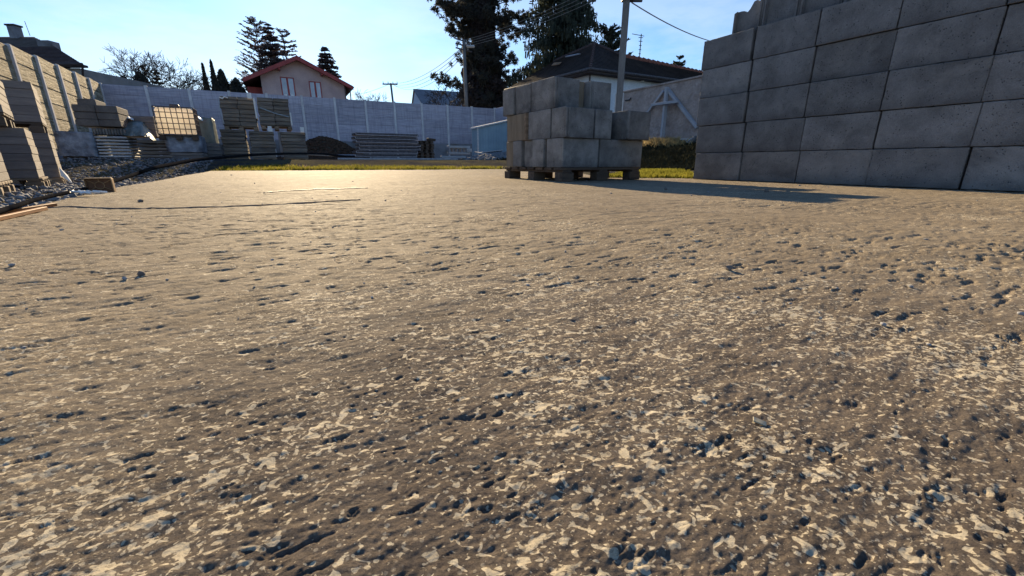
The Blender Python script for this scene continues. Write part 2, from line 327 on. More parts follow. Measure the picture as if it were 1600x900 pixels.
# ground: soil and fine rubble
m, nt, p = newmat('yard_soil'); co = nt.nodes.new('ShaderNodeTexCoord').outputs['Object']
n1 = noise(nt, co, 0.7, 6, 0.65); n2 = noise(nt, co, 9, 6, 0.7)
vo = nt.nodes.new('ShaderNodeTexVoronoi'); vo.inputs['Scale'].default_value = 22; nt.links.new(co, vo.inputs['Vector'])
col = mixc(nt, ramp(nt, n1, [(0.4, (0, 0, 0)), (0.62, (1, 1, 1))]), ramp(nt, n2, [(0.3, (0.03, 0.03, 0.034)), (0.7, (0.07, 0.066, 0.066))]), ramp(nt, n2, [(0.3, (0.06, 0.062, 0.035)), (0.7, (0.14, 0.115, 0.07))]))
col = mixc(nt, ramp(nt, vo.outputs['Distance'], [(0.18, (0.35,) * 3), (0.45, (0, 0, 0))]), col, (0.10, 0.098, 0.096))
nt.links.new(col, p.inputs['Base Color']); p.inputs['Roughness'].default_value = 0.95; p.inputs['Specular IOR Level'].default_value = 0.0
nt.links.new(bump(nt, mathn(nt, 'ADD', n2, vo.outputs['Distance']), 0.8, 0.05), p.inputs['Normal']); M['soil'] = m

# slab: brown worn concrete with pale flakes of laitance
GR = R_(30)                                     # brush grooves run along this direction
def slab_material():
    m, nt, p = newmat('worn_brushed_concrete'); L = nt.links
    co = nt.nodes.new('ShaderNodeTexCoord').outputs['Object']
    base = ramp(nt, noise(nt, co, 1.6, 7, 0.62), [(0.3, (0.11, 0.09, 0.078)), (0.5, (0.155, 0.13, 0.108)), (0.72, (0.235, 0.20, 0.165))])
    mid = noise(nt, co, 17, 6, 0.7)
    base = mixc(nt, 0.75, base, ramp(nt, mid, [(0.3, (0.52, 0.5, 0.5)), (0.7, (1.3, 1.27, 1.2))]), 'MULTIPLY')
    grain = noise(nt, co, 620, 6, 0.85)
    base = mixc(nt, 0.6, base, ramp(nt, grain, [(0.32, (0.35,) * 3), (0.68, (1.6,) * 3)]), 'MULTIPLY')
    # large paler washes
    wash = noise(nt, co, 0.55, 6, 0.6, 0.4, map_scale=(1, 2.2, 1), rot=-GR)
    base = mixc(nt, ramp(nt, wash, [(0.46, (0, 0, 0)), (0.7, (0.5,) * 3)]), base, (0.32, 0.27, 0.20))
    # pale flakes: three sizes, clustered
    den = noise(nt, co, 5.0, 4, 0.6); den2 = noise(nt, co, 1.3, 3, 0.6)
    dd = mathn(nt, 'ADD', mathn(nt, 'MULTIPLY', mathn(nt, 'SUBTRACT', den, 0.5), 0.27), mathn(nt, 'MULTIPLY', mathn(nt, 'SUBTRACT', den2, 0.53), 0.28))
    ln = nt.nodes.new('ShaderNodeVectorMath'); ln.operation = 'DISTANCE'; L.new(co, ln.inputs[0]); ln.inputs[1].default_value = (0.16, 0.10, 0)
    away = nt.nodes.new('ShaderNodeMapRange'); away.interpolation_type = 'SMOOTHSTEP'
    L.new(mathn(nt, 'ADD', ln.outputs['Value'], mathn(nt, 'MULTIPLY', mathn(nt, 'SUBTRACT', noise(nt, co, 1.1, 4, .6), .5), 1.2)), away.inputs['Value'])
    away.inputs['From Min'].default_value = 0.20; away.inputs['From Max'].default_value = 0.80
    away = away.outputs[0]                       # the worn, flaking patch of the slab is about a metre across
    dd = mathn(nt, 'SUBTRACT', dd, mathn(nt, 'MULTIPLY', away, 0.085))
    base = mixc(nt, mathn(nt, 'MULTIPLY', away, 0.55), base, ramp(nt, mid, [(0.3, (0.23, 0.185, 0.125)), (0.7, (0.38, 0.31, 0.21))]))
    def flakes(scale, thr, w, dist=0.3):
        f = noise(nt, co, scale, 1.5, 0.4, dist, map_scale=(0.9, 1.1, 1), rot=-GR)
        f = mathn(nt, 'ADD', f, dd)
        return ramp(nt, f, [(thr, (0, 0, 0)), (thr + w, (1, 1, 1))])
    a = flakes(100, 0.613, 0.012, .6); b = flakes(170, 0.608, 0.016, .6); c = flakes(300, 0.612, 0.03); e = flakes(540, 0.64, 0.05)
    fl = mathn(nt, 'MAXIMUM', mathn(nt, 'MAXIMUM', a, e), mathn(nt, 'MAXIMUM', b, c))
    fl = mathn(nt, 'MULTIPLY', fl, ramp(nt, noise(nt, co, 700, 3, 0.7), [(0.28, (0.35,) * 3), (0.45, (1, 1, 1))]))
    flc = ramp(nt, noise(nt, co, 30, 4, 0.6), [(0.3, (0.46, 0.39, 0.28)), (0.7, (0.68, 0.60, 0.45))])
    col = mixc(nt, mathn(nt, 'MULTIPLY', fl, 0.94), base, flc)
    # embedded grit: individual grains of different tone, slightly proud
    gv = nt.nodes.new('ShaderNodeTexVoronoi'); gv.inputs['Scale'].default_value = 330; L.new(co, gv.inputs['Vector'])
    gsel = ramp(nt, noise(nt, co, 45, 4, 0.7), [(0.42, (0, 0, 0)), (0.56, (1, 1, 1))])
    gdot = mathn(nt, 'MULTIPLY', ramp(nt, gv.outputs['Distance'], [(0.30, (1, 1, 1)), (0.42, (0, 0, 0))]), gsel)
    gsx = nt.nodes.new('ShaderNodeSeparateColor'); L.new(gv.outputs['Color'], gsx.inputs[0])
    gc = ramp(nt, gsx.outputs[0], [(0.0, (0.06, 0.055, 0.05)), (0.4, (0.16, 0.12, 0.09)), (0.7, (0.28, 0.23, 0.17)), (1.0, (0.5, 0.46, 0.38))])
    col = mixc(nt, mathn(nt, 'MULTIPLY', gdot, 0.6), col, gc)
    # dark dirt flecks
    dk = noise(nt, co, 55, 4, 0.7, 0.2, map_scale=(0.45, 1.6, 1), rot=-GR)
    col = mixc(nt, ramp(nt, dk, [(0.655, (0, 0, 0)), (0.70, (0.8,) * 3)]), col, (0.06, 0.05, 0.05))
    L.new(col, p.inputs['Base Color'])
    p.inputs['Specular IOR Level'].default_value = 0.035
    L.new(ramp(nt, mathn(nt, 'ADD', mathn(nt, 'MULTIPLY', fl, 0.25), mid), [(0.3, (0.85,) * 3), (0.9, (0.72,) * 3)]), p.inputs['Roughness'])
    groove = noise(nt, co, 60, 5, 0.65, 0.1, map_scale=(0.5, 1.4, 1), rot=-GR)
    pit = ramp(nt, noise(nt, co, 95, 3, 0.6, map_scale=(0.6, 1.3, 1), rot=-GR), [(0.30, (0, 0, 0)), (0.42, (1, 1, 1))])
    h = mathn(nt, 'ADD', mathn(nt, 'MULTIPLY', groove, 1.0), mathn(nt, 'MULTIPLY', pit, 0.45))
    h = mathn(nt, 'ADD', h, mathn(nt, 'MULTIPLY', fl, -0.10)); h = mathn(nt, 'ADD', h, mathn(nt, 'MULTIPLY', gdot, 0.16))
    n = bump(nt, h, 0.6, 0.003)
    n = bump(nt, grain, 0.9, 0.0016, n)
    L.new(n, p.inputs['Normal'])
    return m
M['slab'] = slab_material()

# ------------------------------------------------------------------ the slab: one sheet of real relief, finest next to the camera
def slab_polygon():
    a = lvl(330, 267, 0); e = W(0, 0); sL = SQ(a)
    return [W(-8, -0.72), lvl(0, 335, 0), lvl(190, 292, 0), a, lvl(790, 264.3, 0), W(9.2, 6.6), lvl(936, 277.2, 0), lvl(1083, 279, 0), W(2.9, 7.5), W(-8, 7.5)]
POLY = slab_polygon()
def slab_height(x, y):
    c, s_ = math.cos(GR), math.sin(GR); u = x * c + y * s_; v = -x * s_ + y * c        # u along the grooves
    r = np.hypot(x, y)
    h = (fbm(x * 1.1, y * 1.1, 3, 1) - 0.5) * 0.012
    g1 = fbm(u * 7, v * 34, 3, 20, 0.55) - 0.5; am = sstep(0.35, 0.7, fbm(x * 2.3, y * 2.3, 2, 33))
    h += g1 * 0.0042 * (0.35 + am)
    g2 = fbm(u * 26, v * 60, 5, 41, 0.62); h += (g2 - 0.5) * 0.0046
    h += (vnoise(u * 300, v * 420, 47) - 0.5) * 0.0007
    pm = sstep(0.36, 0.62, fbm(x * 2.6 + 9, y * 2.6, 3, 71))
    pit = fbm(u * 62 + 5, v * 190, 4, 60, 0.62); h -= sstep(0.67, 0.82, pit) * 0.0019 * (0.15 + 0.85 * pm)
    crk = fbm(u * 30 + 3, v * 130, 5, 90, 0.65); h -= sstep(0.68, 0.84, crk) * 0.0023 * (0.25 + 0.75 * pm)
    pm3 = sstep(0.40, 0.60, fbm(x * 1.7 + 2, y * 1.7, 3, 77)); big = fbm(u * 20 + 1, v * 75, 4, 95, 0.62); h -= sstep(0.64, 0.76, big) * 0.005 * pm3 * sstep(.35, .7, r)
    pm4 = sstep(0.38, 0.60, fbm(x * 1.3 + 5, y * 1.3, 3, 81)); mdp = fbm(u * 32 + 9, v * 105, 4, 111, 0.6)
    h -= sstep(0.62, 0.74, mdp) * 0.0032 * (.2 + .8 * pm4) * sstep(.38, .7, r) * (1 - sstep(2.5, 5, r))
    return h
def build_slab():
    th = np.concatenate([np.linspace(-180, -62, 60, endpoint=False), np.linspace(-62, 62, 780, endpoint=False), np.linspace(62, 180, 61)])[:-1]
    th = np.radians(th); nt_ = len(th); dx, dy = np.sin(th), np.cos(th)
    P = [(p.x, p.y) for p in POLY]; rmax = np.full(nt_, 0.0)
    for i in range(len(P)):
        (x0, y0), (x1, y1) = P[i], P[(i + 1) % len(P)]
        ex, ey = x1 - x0, y1 - y0; den = dx * ey - dy * ex
        with np.errstate(divide='ignore', invalid='ignore'):
            t = (x0 * ey - y0 * ex) / den; k = (x0 * dy - y0 * dx) / den
        ok = (t > 0) & (k >= -1e-9) & (k <= 1 + 1e-9) & np.isfinite(t)
        rmax = np.where(ok, np.maximum(rmax, t), rmax)
    nr = 1000; lr = np.linspace(0, 1, nr)
    r = np.minimum(0.10 * np.exp(np.log(12.5 / 0.10) * (lr ** 1.06))[None, :], rmax[:, None])
    X = r * dx[:, None]; Y = r * dy[:, None]; Z = slab_height(X, Y)
    # rim: outer edge crumbles a little and drops to the soil
    Z[:, -1] -= 0.004
    V = np.stack([X, Y, Z], -1).reshape(-1, 3)
    i = np.arange(nt_); j = np.arange(nr - 1); I, J = np.meshgrid(i, j, indexing='ij'); I2 = (I + 1) % nt_
    F = np.stack([I * nr + J, I * nr + J + 1, I2 * nr + J + 1, I2 * nr + J], -1).reshape(-1, 4)[:, ::-1]
    rim = V.reshape(nt_, nr, 3)[:, -1].copy(); rim[:, 2] = -0.2; b = len(V); V = np.vstack([V, rim, [[0, 0, 0.0]]])
    F2 = np.stack([i * nr + nr - 1, b + i, b + (i + 1) % nt_, ((i + 1) % nt_) * nr + nr - 1], -1)[:, ::-1]
    c = np.full(nt_, len(V) - 1); F3 = np.stack([c, i * nr, ((i + 1) % nt_) * nr, ((i + 1) % nt_) * nr], -1)
    me = fast_mesh('concrete_slab', V, np.vstack([F, F2]), M['slab'], True)
    o = link('concrete_slab', me); tag(o, kind='structure')
    # small disc under the camera
    nb = 48; mb = MB(); a = [Vector((0.115 * math.cos(2 * math.pi * k / nb), 0.115 * math.sin(2 * math.pi * k / nb), -0.010)) for k in range(nb)]
    mb.add(a, [tuple(range(nb))]); mb.build('slab_patch', M['slab'], o)
build_slab()

# ------------------------------------------------------------------ the ground sheet
FZ = 3.9
KX = lvl(773, 165 + (773 - 705) * .0635, FZ); CX = lvl(155, 130.2, FZ); KX.z = CX.z = 0
QR = SQ(KX)[1]                                  # the yard's right boundary
def ground_z(x, y):
    s = x * DV.x + y * DV.y; q = x * NV.x + y * NV.y
    left = -0.125 - 0.05 * sstep(7.6, 9, s) + (0.435) * sstep(9.0, 15.0, s)
    far = -0.03 + 0.27 * sstep(10.5, 14.5, s) + 0.09 * sstep(20, 30, s)
    k = sstep(-1.6, 0.3, q) * sstep(7.5, 10.0, s) + sstep(1.0, 3.0, q); k = np.clip(k, 0, 1)
    z = left * (1 - k) + far * k
    rt = sstep(3.5, 5.5, q) * (1 - sstep(8.5, 12.0, s))
    z = z * (1 - rt) + (-0.02) * rt
    bank = sstep(8.8, 13.9, q) * (1 - sstep(17.5, 23, s)); z = z + 0.80 * bank
    # heaps: rubble beside the shed, brown soil behind the timber loads
    for (hx, hy, hr, hh) in HEAPS:
        d = np.hypot(x - hx, y - hy) / hr; z = z + hh * (1 - sstep(0.0, 1.0, d))
    n = fbm(x * 1.3, y * 1.3, 5, 3) - 0.5
    z = z + n * (0.05 + 0.32 * bank)
    ii = sstep(0, 0.5, inside(x, y))
    return z - 0.12 * ii
def inside(x, y):                               # rough distance inside the slab, in metres (0 outside)
    d = np.full(np.shape(x), 1e9)
    s = x * DV.x + y * DV.y; q = x * NV.x + y * NV.y
    return np.clip(np.minimum(np.minimum(q + 1.0, 7.3 - q), np.where(q < 3.2, 9.4 - s, 2.8 - s)), 0, 5)
H1 = at(775, 262, 20.5); H2 = at(518, 245, 26)
HEAPS = [(H1.x, H1.y, 1.9, 0.28), (H2.x, H2.y, 2.6, 1.15), (H2.x - 1.6, H2.y + .3, 2.0, 0.5)]
def build_ground():
    g = np.concatenate([[-3000, -1200, -500, -220, -120, -70], np.linspace(-42, 42, 310), [70, 120, 220, 500, 1200, 3000]])
    X, Y = np.meshgrid(g, g + 15, indexing='ij'); Z = ground_z(X, Y); n = len(g)
    V = np.stack([X, Y, Z], -1).reshape(-1, 3); I, J = np.meshgrid(np.arange(n - 1), np.arange(n - 1), indexing='ij')
    F = np.stack([I * n + J, (I + 1) * n + J, (I + 1) * n + J + 1, I * n + J + 1], -1).reshape(-1, 4)
    tag(link('ground', fast_mesh('ground', V, F, M['soil'], True)), kind='structure')
build_ground()
def gz(p): return float(ground_z(np.array([p[0]]), np.array([p[1]]))[0])

# loose gravel and stones left of the slab and along its far edge
ICO_V = []; _t = (1 + 5 ** .5) / 2
for a, b in ((-1, _t), (1, _t), (-1, -_t), (1, -_t)): ICO_V.append((a, b, 0))
for a, b in ((-1, _t), (1, _t), (-1, -_t), (1, -_t)): ICO_V.append((0, a, b))
for a, b in ((_t, -1), (_t, 1), (-_t, -1), (-_t, 1)): ICO_V.append((a, 0, b))
ICO_V = np.array(ICO_V) / math.hypot(1, _t)
ICO_F = np.array([(0, 11, 5), (0, 5, 1), (0, 1, 7), (0, 7, 10), (0, 10, 11), (1, 5, 9), (5, 11, 4), (11, 10, 2), (10, 7, 6), (7, 1, 8), (3, 9, 4), (3, 4, 2), (3, 2, 6), (3, 6, 8), (3, 8, 9), (4, 9, 5), (2, 4, 11), (6, 2, 10), (8, 6, 7), (9, 8, 1)])
def scatter_stones(name, pts, sizes, mat, label, cat):
    rs = np.random.RandomState(len(pts)); n = len(pts)
    ax = rs.uniform(0.5, 1.3, (n, 1, 3)) * np.array([1, 1, 0.7]); an = rs.uniform(0, 6.28, n)
    V = ICO_V[None] * (1 + rs.uniform(-.25, .25, (n, 12, 1))) * ax * sizes[:, None, None]
    c, s_ = np.cos(an)[:, None], np.sin(an)[:, None]
    V = np.stack([V[..., 0] * c - V[..., 1] * s_, V[..., 0] * s_ + V[..., 1] * c, V[..., 2]], -1) + pts[:, None, :]
    F = (ICO_F[None] + (np.arange(n) * 12)[:, None, None]).reshape(-1, 3)
    o = link(name, fast_mesh(name, V.reshape(-1, 3), F, mat)); tag(o, label, cat, kind='stuff'); return o
rs = np.random.RandomState(5)
n = 10500; s_ = 1.5 + 13 * rs.rand(n) ** 0.8; q_ = -1.15 - (0.2 + 6.5 * rs.rand(n) ** 1.3) * (0.3 + s_ / 14)
X = DV.x * s_ + NV.x * q_; Y = DV.y * s_ + NV.y * q_; sz = 0.012 + 0.028 * rs.rand(n) ** 2.5
scatter_stones('gravel', np.stack([X, Y, ground_z(X, Y) + sz * 0.4], -1), sz, M['stone'], 'grey crushed stone gravel spread between the concrete slab and the pallet stacks', 'gravel')
n = 2600; a_ = rs.rand(n) * 6.28; r_ = rs.rand(n) ** 0.6 * 1.7; X = H1.x + r_ * np.cos(a_) * 1.2; Y = H1.y + r_ * np.sin(a_); sz = 0.03 + 0.09 * rs.rand(n) ** 2
scatter_stones('rubble', np.stack([X, Y, ground_z(X, Y) + sz * 0.4], -1), sz, M['stone'], 'heap of broken grey rubble in front of the blue sheet metal shed', 'rubble')

M['clod'] = simple('brown_soil_clod', (0.05, 0.032, 0.022), (0.11, 0.07, 0.05), 8, 0.95, 0.5, 0.01, rnd=0.0, spec=0.0)
n = 5200; a_ = rs.rand(n) * 6.28; r_ = rs.rand(n) ** 0.55 * 2.7; X = H2.x + r_ * np.cos(a_) * 1.05 - .4; Y = H2.y + r_ * np.sin(a_) - .2; sz = 0.04 + 0.08 * rs.rand(n) ** 2
scatter_stones('soil_heap', np.stack([X, Y, ground_z(X, Y) + sz * 0.2], -1), sz, M['clod'], 'dark brown heap of soil between the timber loads and the steel frames', 'soil heap')
# ------------------------------------------------------------------ grass and weeds (blades as real faces)
def blades(name, pts, h, w, mat, label, cat, lean=0.5, seed=1, kind='stuff'):
    r = np.random.RandomState(seed); n = len(pts); a = r.uniform(0, 6.28, n); b = r.uniform(0, 6.28, n)
    hh = h * r.uniform(.45, 1.1, n); ww = w * r.uniform(.6, 1.2, n); ln = lean * hh * r.uniform(.1, 1.0, n)
    dx, dy = np.cos(a) * ww, np.sin(a) * ww; tx, ty = np.cos(b) * ln, np.sin(b) * ln
    P = np.asarray(pts); z0 = P[:, 2] - 0.01
    V = np.stack([np.stack([P[:, 0] - dx, P[:, 1] - dy, z0], -1), np.stack([P[:, 0] + dx, P[:, 1] + dy, z0], -1),
                  np.stack([P[:, 0] + dx * .7 + tx * .45, P[:, 1] + dy * .7 + ty * .45, z0 + hh * .6], -1), np.stack([P[:, 0] + tx, P[:, 1] + ty, z0 + hh], -1)], 1).reshape(-1, 3)
    F = np.arange(n * 4).reshape(n, 4)
    o = link(name, fast_mesh(name, V, F, mat)); tag(o, label, cat, kind=kind); return o
def along(p0, p1, n, spread0, spread1, side):
    t = rs.rand(n)[:, None]; p0 = np.array(p0[:2]); p1 = np.array(p1[:2]); d = (p1 - p0) / np.linalg.norm(p1 - p0); nn = np.array([-d[1], d[0]]) * side
    o = spread0 + (spread1 - spread0) * rs.rand(n)[:, None] ** 1.3
    P = p0 + (p1 - p0) * t + nn * o; k = fbm(P[:, 0] * 2.2, P[:, 1] * 2.2, 3, 8); P = P[(k > 0.47) | (rs.rand(len(P)) < .12)]
    return np.column_stack([P, ground_z(P[:, 0], P[:, 1])])
a, b = lvl(330, 267, 0), lvl(790, 264.3, 0)
blades('grass', along(a, b, 15000, -0.03, 1.3, 1), 0.12, 0.016, M['grass'], 'low yellow green moss and grass strip along the far edge of the slab', 'grass', 0.8, 2)
blades('grass', along(a, b, 2200, -0.02, 1.5, 1), 0.11, 0.008, M['grass_dry'], 'dry straw coloured blades mixed into the grass strip behind the slab', 'dry grass', 0.9, 3)
a, b = lvl(60, 322, 0), lvl(330, 267, 0)
blades('grass', along(a, b, 6500, 0.02, 0.42, 1), 0.055, 0.007, M['grass'], 'patchy green grass beside the left edge of the slab near the brown crate', 'grass', 0.8, 4)
a, b = lvl(-60, 350, 0), lvl(95, 312, 0)
blades('grass', along(a, b, 1800, 0.03, 0.42, 1), 0.075, 0.004, M['grass_dry'], 'tangle of dry straw and twigs at the left end of the hose', 'dry grass', 1.6, 5)
a, b = lvl(936, 277.2, 0), lvl(1100, 279, 0)
P = along(a, b, 20000, 0.03, 6.0, 1)
blades('grass', P, 0.075, 0.014, M['grass'], 'yellow green grass between the block pallet and the grey block wall', 'grass', 0.8, 6)
n = 26000; q_ = 8.4 + 5.9 * rs.rand(n); s_ = 7 + 10 * rs.rand(n); X = DV.x * s_ + NV.x * q_; Y = DV.y * s_ + NV.y * q_
blades('weeds', np.stack([X, Y, ground_z(X, Y)], -1), 0.13, 0.03, M['weeds'], 'dark weeds covering the earth bank below the rough plastered wall', 'weeds', 1.4, 7)
n = 1500; c0 = onq(1036, 228, 13.0); X = c0.x + rs.normal(0, .42, n); Y = c0.y + rs.normal(0, .3, n)
blades('grass', np.stack([X, Y, ground_z(X, Y)], -1), 0.26, 0.012, M['grass_dry'], 'sunlit tuft of dry grass on top of the earth bank below the timber brace', 'dry grass', 1.2, 8)

# ------------------------------------------------------------------ concrete blocks
def rough_box(mb, x0, x1, y0, y1, z0, z1, r, ch=0.006, j=0.002):
    n0 = len(mb.v); mb.box(x0, x1, y0, y1, z0, z1, ch=ch)
    for i in range(n0, len(mb.v)):
        v = mb.v[i]; mb.v[i] = (v[0] + r.uniform(-j, j), v[1] + r.uniform(-j, j), v[2] + r.uniform(-j, j))
def worn_block_mesh(name, L, D, H, seed, mat, nx=14, nz_=8, chip=0.010):
    """shuttering block: long face and ends finely divided with nibbled edges, top open with two cells"""
    r = np.random.RandomState(seed); mb = MB()
    ny = max(4, int(D / 0.04))
    def grid(o, U, Vv, nu, nv, nrm):
        o, U, Vv, nrm = map(Vector, (o, U, Vv, nrm)); n0 = len(mb.v)
        ea, eb = 0.004 / U.length, 0.004 / Vv.length
        la = [0, ea] + [t / (nu - 2) for t in range(1, nu - 2)] + [1 - ea, 1]; lb = [0, eb] + [t / (nv - 2) for t in range(1, nv - 2)] + [1 - eb, 1]
        for i in range(nu + 1):
            for k in range(nv + 1):
                a, b = la[i], lb[k]; p = o + U * a + Vv * b
                e = min(a * U.length, (1 - a) * U.length, b * Vv.length, (1 - b) * Vv.length)
                p = p + nrm * ((-chip * (0.25 + 0.5 * r.rand() + (1.6 if r.rand() < .10 else 0)) if e < 1e-6 else 0) + r.uniform(-1, 1) * 0.0006)
                mb.v.append(tuple(p))
        for i in range(nu):
            for k in range(nv):
                a = n0 + i * (nv + 1) + k; mb.f.append((a, a + 1, a + nv + 2, a + nv + 1))
    grid((0, 0, 0), (L, 0, 0), (0, 0, H), nx, nz_, (0, -1, 0))
    grid((0, D, 0), (L, 0, 0), (0, 0, H), nx, nz_, (0, 1, 0))
    grid((0, 0, 0), (0, D, 0), (0, 0, H), ny, nz_, (-1, 0, 0))
    grid((L, 0, 0), (0, D, 0), (0, 0, H), ny, nz_, (1, 0, 0))
    w = 0.035
    xs = [w, L / 2 - w / 2, L / 2 + w / 2, L - w]; ys = [w, D - w]; c = 0.008
    # top ring with two open cells, and the cell walls
    X_ = [c, w, L / 2 - w / 2, L / 2 + w / 2, L - w, L - c]; Y_ = [c, w, D - w, D - c]
    for zt, fl in ((H - 0.001, 0), (0.001, 1)):
        n0 = len(mb.v)
        for x in X_:
            for y in Y_: mb.v.append((x, y, zt))
        for i in range(5):
            for k in range(3):
                if k == 1 and i in (1, 3): continue
                a = n0 + i * 4 + k; mb.f.append((a, a + 1, a + 5, a + 4))
    for x0, x1 in ((w, L / 2 - w / 2), (L / 2 + w / 2, L - w)):
        y0, y1 = w, D - w; zs = (0.001, H - 0.001); P = [(x0, y0), (x1, y0), (x1, y1), (x0, y1)]; n0 = len(mb.v)
        for p in P: mb.v += [(p[0], p[1], zs[0]), (p[0], p[1], zs[1])]
        for k in range(4): a = n0 + 2 * k; b = n0 + 2 * ((k + 1) % 4); mb.f.append((a, a + 1, b + 1, b))
    return mb.mesh(name, mat, False)
# wall on the right: five courses of shuttering blocks stacked in columns
ORD = ['first', 'second', 'third', 'fourth', 'fifth', 'sixth', 'seventh', 'eighth', 'ninth', 'tenth']
QW = SQ(lvl(1083, 280, 0))[1]; SW = SQ(lvl(1083, 280, 0))[0]; PITCHW = 0.4885; HB = 0.25
wall_meshes = [worn_block_mesh('wall_block', PITCHW - 0.0065, 0.3, HB - 0.0045, 100 + k, M['block'], 26, 14, 0.004) for k in range(6)]
WCOLS = 9
course = ['bottom', 'second', 'third', 'fourth', 'top']
for c in range(WCOLS):
    for k in range(5):
        ds = -PITCHW * c + (0.035 if k == 2 else 0.015 * k) * (1 if c == 0 else .6) + rng.uniform(-.004, .004)
        P = W(SW + ds, QW + rng.uniform(-.008, .008) + (0.004 if k % 2 else 0), k * HB + 0.004)
        # mesh runs along -s; its front (local -y) faces -q
        o = link('concrete_block', wall_meshes[(c * 5 + k * 2 + rng.randint(0, 1)) % 6], None, P, (0, 0, math.atan2(-DV.y, -DV.x) + rng.uniform(-.004, .004)))
        # local y must point to +q: mirror by checking orientation
        lab = f'grey hollow concrete block, {course[k]} course of the right wall, {ORD[c]} from its left end'
        tag(o, lab, 'concrete block', 'concrete blocks dry stacked as the grey wall')
# blocks stood on end on top of the wall, open ribbed ends to the yard
def upright_mesh(name, w, h, seed, broken=False):
    r = np.random.RandomState(seed); mb = MB(); d = 0.42; rib = 0.05
    nx = 10
    def top(x): return h - (0.05 * (0.5 + 0.5 * math.sin(x * 47 + seed)) * (x / w) ** 1.2 * 1.6 + 0.012 * r.rand() if broken else 0.004 * r.rand())
    tops = [top(w * i / nx) for i in range(nx + 1)]
    if broken: tops = [h - .085, h - .075, h - .075, h - .08, h - .10, h - .075, h - .03, h - .025, h - .055, h - .02, h]
    for i in range(nx):                                   # body, recessed panel
        x0, x1 = w * i / nx, w * (i + 1) / nx
        y0 = 0.0 if (x1 <= rib + .002 or x0 >= w - rib - .002) else 0.022
        mb.prism([(x0, y0, 0), (x1, y0, 0), (x1, y0, tops[i + 1]), (x0, y0, tops[i])], (0, d - y0, 0))
    for x in (0.012, w - 0.026): mb.box(x, x + 0.014, -0.014, 0.001, 0.0, h - (0.09 if broken and x < .1 else .004))
    return mb.mesh(name, M['block'])
for k in range(6):
    w = 0.262 if k == 0 else 0.295; h = 0.245 if k == 0 else 0.5
    s0 = SW - 0.19 - (0 if k == 0 else 0.266 + (k - 1) * 0.30)
    o = link('concrete_block', upright_mesh('upright_block', w, h, 40 + k, k == 0), None, W(s0, QW + 0.03 + rng.uniform(0, .012), 5 * HB + 0.006), (0, 0, math.atan2(-DV.y, -DV.x)))
    lab = 'broken topped concrete block on the left end of the wall top, stood on end' if k == 0 else f'ribbed concrete block stood on end on the wall top, {ORD[k-1]} after the broken one'
    tag(o, lab, 'concrete block', 'concrete blocks stood on end along the wall top')

# ------------------------------------------------------------------ pallets
def pallet(loc, rz, L, D, label, group=None, mat=None, H=0.119, nb=7, name='wooden_pallet', legs=3):
    mat = mat or M['wood']; t = tag(empty(name, loc, rz), label, 'pallet', group)
    lh = H - 0.042; bw = (D - 0.035 * (nb - 1)) / nb
    db = MB().box(-L / 2, L / 2, -bw / 2, bw / 2, -0.011, 0.011, ch=0.002).mesh('deck_board', mat)
    for k in range(nb): link('deck_board', db, t, (L / 2, bw / 2 + k * (D - bw) / (nb - 1), H - 0.011), (0, 0, rng.uniform(-.006, .006)))
    cb = MB().box(-0.05, 0.05, 0, D, -0.010, 0.010, ch=0.002).mesh('cross_board', mat)
    lb = MB().box(-0.07, 0.07, -0.05, 0.05, 0, lh, ch=0.004).mesh('leg_block', mat)
    for x in [0.07 + (L - 0.14) * i / (legs - 1) for i in range(legs)]:
        link('cross_board', cb, t, (x, 0, H - 0.032))
        for y in (0.05, D / 2, D - 0.05): link('leg_block', lb, t, (x + rng.uniform(-.008, .008), y, 0.001))
    return t
PN = at(876, 284, 3.75); PN.z = 0; TH = R_(32)
pu = Vector((math.cos(TH), math.sin(TH), 0)); pw = Vector((-pu.y, pu.x, 0))
pallet(PN + pu * 0.0 + pw * 0.0, TH, 1.0, 0.95, 'weathered wooden pallet under the pile of concrete blocks in the middle of the slab', mat=M['wood_dark'])
def pile(x0, x1, y0, y1, z, label, mat='block_pile', h=0.243, name='concrete_block', ribs=None, seed=0, yaw=0.0, chip=0.007):
    L, D = x1 - x0, y1 - y0; me = worn_block_mesh('pile_block', L, D, h, 300 + seed, M[mat], max(8, int(L / .03)), 11, chip)
    P = PN + pu * x0 + pw * y0 + Vector((0, 0, z)); o = link(name, me, None, P, (0, 0, TH + yaw))
    tag(o, label, 'concrete block', 'concrete blocks piled on the pallet')
    if ribs:
        for rx in ribs:
            mb = MB().box(rx * L - 0.010, rx * L + 0.010, -0.018, 0.001, 0.006, h - 0.006, ch=0.003)
            mb.build('rib', M[mat], o)
    return o
z1, z2, z3 = 0.1205, 0.3655, 0.6105
pile(0.0, 0.425, 0.0, 0.215, z1, 'front left concrete block in the bottom row of the pallet pile, at the near corner', seed=1, ribs=(0.02,))
pile(0.437, 0.985, -0.01, 0.2, z1, 'long pale flecked concrete block at the right end of the bottom row', seed=2)
pile(-0.012, 0.42, 0.250, 0.424, z1 + .001, 'second block end from the near corner in the bottom row of the pallet pile', seed=3)
pile(0.016, 0.42, 0.448, 0.600, z1, 'third block end from the near corner in the bottom row of the pallet pile', seed=4)
pile(-0.006, 0.42, 0.622, 0.775, z1 + .001, 'fourth block end from the near corner in the bottom row of the pallet pile', seed=5)
pile(0.014, 0.42, 0.798, 0.935, z1, 'narrow brown edged block end at the far left of the bottom row', seed=6, mat='block_brown')
pile(0.43, 0.96, 0.22, 0.5, z1, 'concrete block in the bottom row behind the long flecked block', seed=7)
pile(0.43, 0.96, 0.52, 0.92, z1, 'concrete block at the back right of the bottom row of the pallet pile', seed=8)
